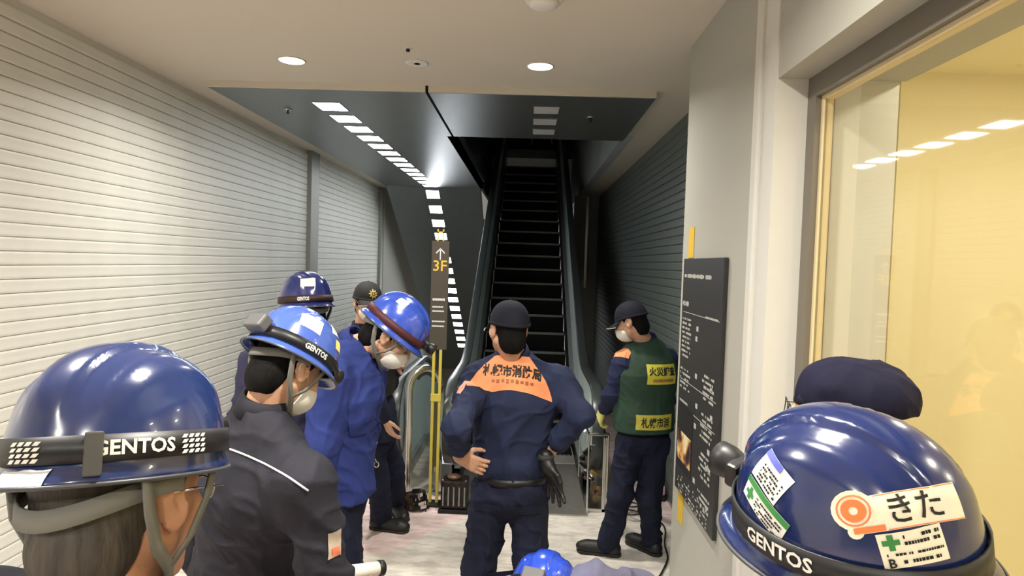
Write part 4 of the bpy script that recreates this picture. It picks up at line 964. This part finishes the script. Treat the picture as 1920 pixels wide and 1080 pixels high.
# --- man in the black cap and mask, half hidden
p5 = person('man in black cap with gold badge and white mask behind the stooping worker', at(690, 566, Y=4.10), 146, 6, 0, byaw=105, nb=at(680, 622, Y=4.15), pv=at(700, 792, Y=4.18),
    arms=dict(rs=at(672, 652, Y=3.98), re=at(703, 730, Y=3.95), rw=at(722, 785, Y=4.00), ls=at(705, 650, Y=4.32), le=at(728, 715, Y=4.32), lw=at(742, 690, Y=4.15)),
    legs=dict(ra=gnd(714, 992), la=gnd(742, 962), ry=100, ly=150), vox=0.0055, jvox=0.008, seed=21, top=fabric('navy_jacket', (30, 33, 50)),
    hands=dict(r=dict(d=(0.35, 0.05, -0.9), n=(0.6, 0.5, 0), th=(0.9, 0.1, 0.3), curl=0.4)))
cap(p5, mat('cap_black', (18, 18, 20), 0.8))
ring = merge2(disc2(0, 0, 0.012, 0.018, 18), disc2(0, 0, 0, 0.007, 12), *[([(math.cos(a)*0.019, math.sin(a)*0.019), (math.cos(a+0.25)*0.030, math.sin(a+0.25)*0.030), (math.cos(a+0.5)*0.019, math.sin(a+0.5)*0.019)], [(0, 1, 2)]) for a in [0.7*k for k in range(9)]])
decal('cap_badge', p5.cb, p5.Hc((0.0, 0.088, 0.045)), -p5.A[0], p5.A[2], ring, mat('badge_gold', (196, 170, 96), 0.4, 0.5), p5.cap, 0.003)
decal('shoulder_patch', p5.jb, p5.S['r']+Zv*0.05, (1, 0, 0), (0, 0.4, 0.9), rect2(-0.07, -0.03, 0.03, 0.06), ORANGE, p5.top, 0.003)
MB().obox(at(722, 712, Y=4.08), head_axes(100, 10, 0), (0.09, 0.05, 0.10)).build('chest_pouch', M_BLACK, p5.root, bevel=0.015)
MB().tube([at(704, 815, Y=3.98)+np.array([0.012*math.sin(k*0.9), 0, -0.022*k]) for k in range(7)]+[at(706, 865, Y=3.98)+np.array([0.016*math.sin(k*0.8), 0, 0.018*math.cos(k*0.8)-0.02]) for k in range(8)], 0.004, 6).build('lanyard', M_BRIGHT, p5.root, True)

# --- stooping man in bright blue, helmet and mask
p4 = person('stooping man in bright blue uniform with blue helmet and white mask', at(733, 628, Y=2.60), 80, 38, 0, byaw=72, nb=at(660, 657, Y=2.61), pv=at(632, 880, Y=2.60),
    arms=dict(rs=at(622, 708, Y=2.43), re=at(600, 828, Y=2.38), rw=at(596, 940, Y=2.40), ls=at(686, 700, Y=2.78), le=at(684, 800, Y=2.86), lw=at(664, 880, Y=2.82)),
    vox=0.0055, jvox=0.0075, seed=5, top=BLUE, bottom=NAVYD, amp=0.010, hem=0.09, g=1.04, shdrop=0.03, upper='shirt')
helmet(p4, HELM('helmet_bright_blue', (44, 76, 178)), band=mat('band_dark_red', (70, 24, 30), 0.6), text=None)
sticker(p4, R(115), 0.48, rect2(-0.022, -0.018, 0.022, 0.018, 6, 6), M_WHITEP)
decal('chest_pocket', p4.jb, p4.pv+p4.spine*0.26+p4.br*0.12+p4.bf*0.10, (1, 0, 0), Zv, rect2(-0.06, -0.07, 0.06, 0.06), BLUE, p4.top, 0.004)
MB().tube([p4.H((0.082, -0.02, 0.0)), p4.H((0.080, 0.03, 0.004)), p4.H((0.070, 0.085, 0.0))], 0.0016, 6).build('glasses_arm', M_BRIGHT, p4.root, True)
MB().obox(at(633, 885, Y=2.60), np.eye(3), (0.016, 0.006, 0.02)).build('green_tag', mat('tag_green', (120, 190, 80), 0.6), p4.root, bevel=0.003)

# --- man with the charcoal jacket, patterned helmet
p2 = person('man in charcoal jacket with white shoulder piping and a stickered helmet, head bowed', at(543, 690, Y=1.82), 34, 34, -4, byaw=48, nb=at(492, 782, Y=1.78), pv=at(452, 1130, Y=1.80),
    arms=dict(ls=at(400, 862, Y=1.95), rs=at(578, 905, Y=1.63), re=at(612, 1100, Y=1.62), rw=at(640, 1150, Y=1.80)), vox=0.0055, fine=0.0035, jvox=0.007, seed=8, top=CHAR, bottom=NAVYD, mask=True, amp=0.010, g=1.0,
    hands=dict(r=dict(d=(0.5, 0.8, 0.1), n=(-0.2, 0.2, 0.9), th=(-0.7, 0.6, 0.2), curl=0.75)))
helmet(p2, HELM('helmet_blue_pale', (66, 92, 172)), text=[('GENTOS', R(98), 0.075)], battery=True)
sticker(p2, R(118), 0.60, rect2(-0.034, -0.024, 0.034, 0.024, 8, 6), M_WHITEP, label='white sticker')
sticker(p2, R(62), 0.45, rect2(-0.026, -0.016, 0.026, 0.016, 8, 6), M_WHITEP); sticker(p2, R(56), 0.66, rect2(-0.02, -0.014, 0.02, 0.014, 6, 6), mat('sticker_yellow', (222, 206, 120), 0.6))
pl = []
for i in range(15):
    t_ = i/14*8; e_ = at(418+20*t_, 838+6*t_+0.53*t_*t_, Y=1.0)-np.array([0, 0, CAMH]); h_ = p2.jb.ray_cast(Vector((0, 0, CAMH)), Vector(unit(e_)))
    if h_[0] is not None: pl.append(np.array(h_[0]))
def hug(b, P, off): 
    out = []
    for p in P: h_ = b.find_nearest(Vector(p)); out.append(np.array(h_[0])+np.array(h_[1])*off)
    return out
MB().tube(hug(p2.jb, pl, 0.002), 0.0026, 6).build('piping', M_REFL, p2.top, True)
decal('sleeve_badge', p2.jb, at(622, 1015, Y=1.60), (0.9, 0.45, 0), Zv, merge2(rect2(-0.014, -0.032, 0.020, 0.032, 6, 8)), mat('badge_cream', (170, 156, 140), 0.6), p2.top, 0.003)
decal('sleeve_badge_mark', p2.jb, at(624, 1022, Y=1.60), (0.9, 0.45, 0), Zv, rect2(-0.008, -0.02, 0.014, 0.0, 4, 4), mat('badge_red', (204, 110, 80), 0.6), p2.top, 0.0045)
tb = thing('white_tube', at(660, 1070, Y=1.86), 'white tube with a dark end cap held low in front of the blue uniform', 'tube')
ta, tb_ = at(590, 1082, Y=1.80), at(708, 1066, Y=1.93); td = unit(tb_-ta); tu = unit(np.cross(td, (0, 0, 1))); tv = np.cross(tu, td)
MB().lathe([(0.016, 0), (0.021, 0.001), (0.021, np.linalg.norm(tb_-ta)), (0.018, np.linalg.norm(tb_-ta)+0.001)], ta, (tu, tv, td), 20).build('tube_body', M_WHITEP, tb, True)
MB().lathe([(0.022, 0), (0.0235, 0.002), (0.0235, 0.018), (0.018, 0.022)], tb_, (tu, tv, td), 20).build('end_cap', M_BLACK, tb, True)

# --- worker at the back with the dark blue helmet
p3 = person('worker with dark blue helmet and side headlamp standing behind the charcoal jacket', at(572, 580, Y=2.95), -50, 6, 0, byaw=20, nb=at(556, 648, Y=2.95), pv=at(520, 850, Y=2.98),
    arms=dict(ls=at(478, 678, Y=2.98), rs=at(618, 676, Y=2.92)), vox=0.006, jvox=0.009, seed=14, top=PURP, bottom=NAVYD)
helmet(p3, HELM('helmet_navy_blue', (28, 40, 100)), band=mat('band_black_red', (44, 20, 22), 0.6), text=[('GENTOS', R(-140), 0.05)])
sticker(p3, R(-152), 0.58, rect2(-0.032, -0.022, 0.032, 0.022, 8, 6), M_WHITEP, label='white sticker')

# --- older man close by with the large blue helmet
p1 = person('greying man in blue helmet with lettered headlamp band beside the cream shutter', (-0.508, 0.80, 1.566), 10, 12, -7, byaw=16, pv=(-0.56, 0.74, 0.93), vox=0.005, fine=0.003, jvox=0.008, seed=17, top=CHAR, bottom=NAVYD, skin=M_SKIN2, hair=M_HAIRG, mask=False)
helmet(p1, HELM('helmet_deep_blue', (32, 48, 94)), text=[('GENTOS', R(128), 0.082)], flare=0.001, brim=0.010, lift=0.018)
for ph_ in (98, 180):
    sticker(p1, R(ph_), 0.93, merge2(*[([(u, v), (u+0.006, v), (u+0.009, v+0.004), (u+0.003, v+0.004)], [(0, 1, 2, 3)]) for u in (-0.018, -0.009, 0, 0.009) for v in (-0.012, -0.006, 0, 0.006)]), M_PRINTW, 'band_pattern', off=0.0062)
sticker(p1, R(180), 1.0, rect2(-0.03, -0.016, 0.03, 0.0, 8, 3), M_REFL, 'reflective_tape', off=0.002)
q_ = p1.Hh(shell_point(0.95, R(146), *p1.ab)); n_ = unit((math.sin(R(146)), math.cos(R(146)), 0))@p1.A; MB().obox(q_+n_*0.007, (np.cross(p1.A[2], n_), p1.A[2], n_), (0.009, 0.024, 0.004)).build('band_clip', mat('clip_grey', (70, 70, 66), 0.5), p1.helmet, bevel=0.002)
MB().tube([p1.H((0.084, -0.02, 0.004)), p1.H((0.080, 0.03, 0.004)), p1.H((0.070, 0.100, 0.0))], 0.0018, 6).build('glasses_arm', M_BRIGHT, p1.root, True)
for s in (-1, 1): MB().tube([p1.H((s*0.034+0.024*math.cos(a), 0.104-0.006*abs(math.cos(a)), -0.004+0.017*math.sin(a))) for a in [2*math.pi*k/18 for k in range(18)]], 0.0015, 6, closed=True).build('glasses_rim', M_BRIGHT, p1.root, True)

# --- man with the stickered navy helmet by the shop window
p8 = person('man with deep blue helmet covered in stickers standing by the bright shop window', (0.392, 0.77, 1.550), -35, -2, -12, byaw=-45, pv=(0.43, 0.75, 0.93), vox=0.005, fine=0.0035, jvox=0.009, seed=19, top=NAVY, bottom=NAVYD, skin=M_SKIN2, mask=False)
helmet(p8, HELM('helmet_navy_gloss', (20, 36, 84)), text=[('GENTOS', R(-82), 0.085)], battery=False)
G_ = mat('print_green', (52, 128, 62), 0.6); K_ = M_PRINTK; OR_ = mat('print_orange', (226, 126, 66), 0.6); BL_ = mat('print_blue', (92, 100, 190), 0.6); CR_ = mat('sticker_cream', (236, 230, 206), 0.55)
def small_print(u0, v0, u1, v1, h_, rr=random.Random(9)):
    out = []; v = v1
    while v > v0:
        u = u0
        while u < u1:
            wd = rr.uniform(0.0015, 0.0045)
            if rr.random() < 0.75: out.append(rect2(u, v-h_, min(u+wd, u1), v, 1, 1))
            u += wd+0.0008
        v -= h_*1.9
    return merge2(*out)
cross = merge2(rect2(-0.0095, -0.0032, 0.0095, 0.0032, 2, 2), rect2(-0.0032, -0.0095, 0.0032, 0.0095, 2, 2))
def st(ph, t, rot, items, ks=0.82):
    for n_, shp, m, off in items: sticker(p8, R(ph), t, ([(u*ks, v*ks) for u, v in shp[0]], shp[1]), m, n_, rot=R(rot) if rot else 1e-6, off=off)
st(-70, 0.60, -24, [('sticker', rect2(-0.030, -0.024, 0.030, 0.024, 8, 8), M_WHITEP, 0.0012), ('sticker_print', rect2(-0.030, 0.014, 0.008, 0.024, 6, 3), BL_, 0.0020), ('sticker_print', small_print(-0.018, -0.018, 0.026, 0.006, 0.003), M_DARKM, 0.0020)])
st(-70, 0.78, -22, [('sticker', rect2(-0.046, -0.017, 0.046, 0.017, 10, 6), M_WHITEP, 0.0012), ('sticker_print', rect2(-0.046, 0.008, 0.046, 0.017, 10, 3), G_, 0.0020), ('sticker_print', move2(cross, -0.030, -0.004), G_, 0.0020), ('sticker_print', small_print(-0.014, -0.013, 0.040, 0.004, 0.0028), M_DARKM, 0.0020)])
big = merge2(rect2(-0.050, -0.024, 0.075, 0.018, 14, 6), disc2(-0.046, 0.004, 0, 0.024, 20), disc2(-0.050, -0.020, 0, 0.009, 14))
st(-138, 0.60, 10, [('sticker', big, CR_, 0.0012), ('sticker_print', merge2(disc2(-0.046, 0.004, 0.005, 0.0135, 20), disc2(-0.046, 0.004, 0.0165, 0.0185, 20)), OR_, 0.0022), ('sticker_print', rect2(-0.052, -0.023, -0.018, -0.016, 6, 1), OR_, 0.0022), ('sticker_print', merge2(rect2(-0.022, 0.0160, 0.073, 0.0172, 10, 1), rect2(-0.016, -0.0232, 0.073, -0.022, 10, 1)), OR_, 0.0022),
    ('sticker_lettering', move2(text2('きた', 0.036, 0.062, 0.0004, 0.012), 0.022, -0.001), K_, 0.0026)])
st(-141, 0.775, 10, [('sticker', rect2(-0.034, -0.022, 0.040, 0.020, 8, 6), CR_, 0.0012), ('sticker_print', move2(cross, -0.020, 0.009), G_, 0.0022), ('sticker_print', small_print(-0.006, 0.004, 0.036, 0.016, 0.004), M_DARKM, 0.0022), ('sticker_print', small_print(-0.028, -0.008, 0.036, -0.004, 0.003), M_DARKM, 0.0022), ('sticker_lettering', move2(text2('B', 0.015, None, 0.0004), -0.024, -0.015), K_, 0.0026), ('sticker_print', small_print(-0.012, -0.018, 0.034, -0.013, 0.004), M_DARKM, 0.0022)])

# --- person in the soft navy hat
p9 = person('person in soft navy hat and thin glasses between the shop window and stickered helmet', (0.742, 1.52, 1.548), -74, -5, 0, byaw=-82, pv=(0.74, 1.54, 0.93), vox=0.006, jvox=0.010, seed=23, top=NAVYD, bottom=NAVYD, mask=True, sh=0.17, g=0.78, arms=dict(rw=(0.56, 1.74, 0.86), lw=(0.56, 1.36, 0.86)))
Ht = Field(); H9 = p9.H
Ht.ell(H9((0.0, -0.03, 0.062)), (0.100, 0.114, 0.060), p9.A, 0); Ht.ell(H9((0.0, -0.07, 0.045)), (0.100, 0.086, 0.070), p9.A, 0.05); Ht.ell(H9((0.02, 0.020, 0.066)), (0.068, 0.052, 0.050), p9.A, 0.04); Ht.ell(H9((0.0, -0.03, 0.074)), (0.085, 0.10, 0.052), p9.A, 0.04)
Ht.ell(H9((0, -0.012, 0.034)), (0.084, 0.104, 0.05), p9.A, 0.02); Ht.cut(H9((0, 0, 0.020)), -p9.A[2]-p9.A[1]*0.12)
V, Q = Ht.mesh(0.005); V = folds(V, Q, 0.005, 4, (12, 12, 8)); hat = npmesh('soft_hat', V, Q, fabric('hat_navy', (22, 22, 42)), p9.root)
MB().ribbon([H9((0.087*math.sin(a), -0.012+0.106*math.cos(a), 0.026-0.03*max(0, -math.cos(a)))) for a in [2*math.pi*k/40 for k in range(41)]], p9.A[2], [np.array([math.sin(a), math.cos(a), 0])@p9.A for a in [2*math.pi*k/40 for k in range(41)]], 0.026, 0.006).build('hat_band', MATS['hat_navy'], hat, True)
for s in (-1, 1):
    MB().tube([H9((s*0.036+0.025*math.cos(a), 0.112-0.005*abs(math.cos(a)), -0.006+0.021*math.sin(a))) for a in [2*math.pi*k/18 for k in range(18)]], 0.0013, 6, closed=True).build('glasses_rim', M_DARKM, p9.root, True)
    MB().tube([H9((s*0.061, 0.106, 0.0)), H9((s*0.078, 0.04, 0.002)), H9((s*0.084, -0.02, 0.004))], 0.0013, 6).build('glasses_arm', M_DARKM, p9.root, True)

# --- crouching worker
p10 = person('crouching worker in grey-violet jacket with bright blue helmet at the feet of the others', at(1014, 1142, Y=2.02), 20, 40, 0, byaw=18, nb=at(1030, 1186, Y=1.94), pv=(0.06, 1.70, 0.40),
    arms=dict(ls=at(950, 1196, Y=2.02), rs=at(1120, 1104, Y=2.02), re=at(1196, 1106, Y=2.16), rw=at(1160, 1180, Y=2.36), le=at(940, 1215, Y=2.2), lw=at(985, 1230, Y=2.4)),
    legs=dict(la=(-0.06, 1.86, 0.095), ra=(0.26, 1.80, 0.095), lk=(-0.10, 2.16, 0.47), rk=(0.36, 2.10, 0.44), lh=(-0.03, 1.73, 0.36), rh=(0.15, 1.69, 0.36)), vox=0.006, jvox=0.008, seed=27, top=GREYP, bottom=NAVYD)
helmet(p10, HELM('helmet_cobalt', (34, 70, 186)), battery=True)

# --- someone standing at the head of the escalator
zf = 4.28
p11 = person('person in black standing at the dark head of the escalator', (0.20, 13.95, zf+1.56), 180, 0, 0, byaw=180, pv=(0.20, 13.98, zf+0.92), legs=dict(la=(0.42, 13.95, zf+0.095), ra=(0.0, 13.95, zf+0.095)), vox=0.010, fine=0.008, jvox=0.012, seed=29, top=fabric('black_jacket', (16, 16, 18)), bottom=fabric('black_trousers', (14, 14, 16)))
for s in (-1, 1):
    x = 0.21+s*0.20; MB().ribbon([(x+s*0.02-0.0, 13.86, zf+0.16), (x-s*0.02, 13.84, zf+0.60)], (1, 0, 0), (0, -1, 0), 0.025, 0.01).build('trouser_stripe', M_REFL, p11.root)

# ------------------------------------------------------------------ dismantled escalator parts, lamp, cables
M_OIL = mat('oily_steel', (56, 50, 46), 0.35, 0.8, noise=0.4, nscale=30, bump=0.3, bscale=60)
M_RUST = mat('rusty_steel', (104, 80, 64), 0.5, 0.5, noise=0.4, nscale=24, bump=0.3, bscale=50)
q = gnd(849, 956)-Zv*0.095+np.array([0.012, 0, 0]); qq = thing('machine_block', q, 'dark oily metal machine block on the floor beside the sign posts', 'machine part')
MB().box(q+[-0.10, -0.07, 0.03], q+[0.10, 0.10, 0.24]).build('housing', M_OIL, qq, bevel=0.012)
MB().box(q+[-0.115, -0.085, 0.0], q+[0.115, 0.115, 0.03]).build('base_plate', M_DARKM, qq, bevel=0.004)
for i in range(5): MB().box(q+[-0.085+0.04*i, -0.082, 0.06], q+[-0.075+0.04*i, -0.068, 0.20]).build('cooling_rib', M_STEEL, qq)
MB().lathe([(0.045, 0), (0.05, 0.004), (0.05, 0.02), (0.02, 0.03)], q+np.array([-0.01, 0.01, 0.24]), seg=20).build('cover', M_RUST, qq, True)
for i in range(4): MB().lathe([(0.009, 0), (0.009, 0.008)], q+np.array([(-0.085, 0.085)[i % 2], (-0.05, 0.08)[i//2], 0.24]), seg=6).build('bolt', M_BRIGHT, qq)
q = gnd(778, 956)-Zv*0.095; qq = thing('chain_heap', q, 'heap of dark drive chain lying at foot of the guard fence', 'chain')
lk = None; rr = random.Random(5)
for k in range(44):
    a = k*0.62; rad = 0.062+0.012*math.sin(k*1.7)-0.0005*k; c = q+np.array([rad*math.cos(a)*1.2, rad*math.sin(a)*0.8, 0.015+0.0028*k]); d = unit((-math.sin(a)*1.2, math.cos(a)*0.8, 0.2*rr.uniform(-1, 1))); u = unit(np.cross(d, (0, 0, 1)))
    n = np.cross(u, d); m_ = MB()
    for s in (-1, 1): m_.obox(c+u*s*0.012, (d, u, n), (0.030, 0.003, 0.013))
    m_.tube([c+d*0.018-u*0.016, c+d*0.018+u*0.016], 0.007, 8).tube([c-d*0.018-u*0.016, c-d*0.018+u*0.016], 0.007, 8)
    m_.build('link', (M_OIL, M_OIL, M_RUST, M_DARKM, M_BRIGHT)[k % 5], qq)
# opened base of the right-hand balustrade
fr = MB().box((0.50, 4.80, 0.0), (0.515, 4.83, 0.62)).box((0.645, 4.80, 0.0), (0.66, 4.83, 0.62)).box((0.50, 4.80, 0.60), (0.66, 4.84, 0.62)).box((0.50, 5.57, 0.0), (0.515, 5.6, 0.62)).box((0.50, 4.80, 0.60), (0.515, 5.6, 0.62)).box((0.62, 4.84, 0.0), (0.66, 5.6, 0.58)).box((0.50, 4.84, 0.0), (0.66, 5.6, 0.03))
fr.build('open_base_frame', M_BRIGHT, up, bevel=0.005)
for i in range(7):
    MB().lathe([(0.045, 0), (0.05, 0.006), (0.05, 0.03), (0.018, 0.034), (0.018, 0.05)], (0.61, 4.95+0.09*i, 0.44-0.055*i), ((0, 1, 0), (0, 0, 1), (-1, 0, 0)), 18).build('roller', M_RUST if i % 2 else M_OIL, up, True)
for i in range(5): MB().obox((0.56, 4.92+0.13*i, 0.16+0.06*(i % 3)), head_axes(8*i, 20*i, 15), (0.012, 0.05, 0.035)).build('bracket', M_RUST if i % 2 == 0 else M_BRIGHT, up, bevel=0.003)
rc = random.Random(12)
for i in range(16): MB().obox((0.52+0.10*rc.random(), 4.86+0.62*rc.random(), 0.05+0.48*rc.random()), head_axes(rc.uniform(0, 180), rc.uniform(-60, 60), rc.uniform(0, 90)), (rc.uniform(0.008, 0.025), rc.uniform(0.02, 0.06), rc.uniform(0.008, 0.02))).build('linkage', (M_RUST, M_BRIGHT, M_OIL, mat('brass', (186, 156, 92), 0.35, 0.8))[i % 4], up, bevel=0.003)
MB().tube([(0.55, 4.86, 0.52), (0.55, 5.1, 0.40), (0.56, 5.3, 0.22), (0.56, 5.55, 0.10)], 0.012, 8).build('chain_cover', M_BRIGHT, up, True)

def floor_cable(pts, r, label):
    c = MB().tube(pts, r, 6); o = c.build('power_cable', M_BLACK, None, True); return tag(o, label, 'cable')
c0 = at(1186, 968, Z=0.01); loop = [c0+np.array([0.10*math.cos(a)*(1-0.01*k), 0.085*math.sin(a), 0.004*k]) for k, a in enumerate([0.42*i for i in range(48)])]
floor_cable(loop, 0.006, 'coil of black cable on the floor behind the legs of the vest wearer')
pts = [at(1212, 905, Z=0.01), at(1204, 950, Z=0.01), at(1244, 985, Z=0.012), at(1246, 1020, Z=0.012), at(1252, 1046, Z=0.012), at(1240, 1075, Z=0.012), at(1225, 1100, Z=0.012), at(1248, 1130, Z=0.012)]
sm = []
for i in range(len(pts)-1):
    pm, pp = pts[max(i-1, 0)], pts[min(i+2, len(pts)-1)]
    for k in range(6):
        t = k/6; sm.append(0.5*((2*pts[i])+(pts[i+1]-pm)*t+(2*pm-5*pts[i]+4*pts[i+1]-pp)*t*t+(3*pts[i]-pm-3*pts[i+1]+pp)*t**3))
floor_cable(sm, 0.006, 'black cable winding along the floor under the dark shutter')
q = gnd(1252, 930)-Zv*0.095-np.array([0.10, 0, 0]); qq = thing('tool_case', q, 'small pinkish tool case with black base on the floor by the dark shutter', 'case')
MB().box(q+[-0.05, -0.14, 0.0], q+[0.05, 0.14, 0.05]).build('base', M_BLACK, qq, bevel=0.006)
MB().box(q+[-0.048, -0.135, 0.05], q+[0.048, 0.135, 0.12]).build('lid', mat('case_pink', (206, 176, 174), 0.5), qq, bevel=0.008)
MB().tube([q+[0, -0.05, 0.12], q+[0, -0.04, 0.15], q+[0, 0.04, 0.15], q+[0, 0.05, 0.12]], 0.006).build('handle', M_BLACK, qq, True)
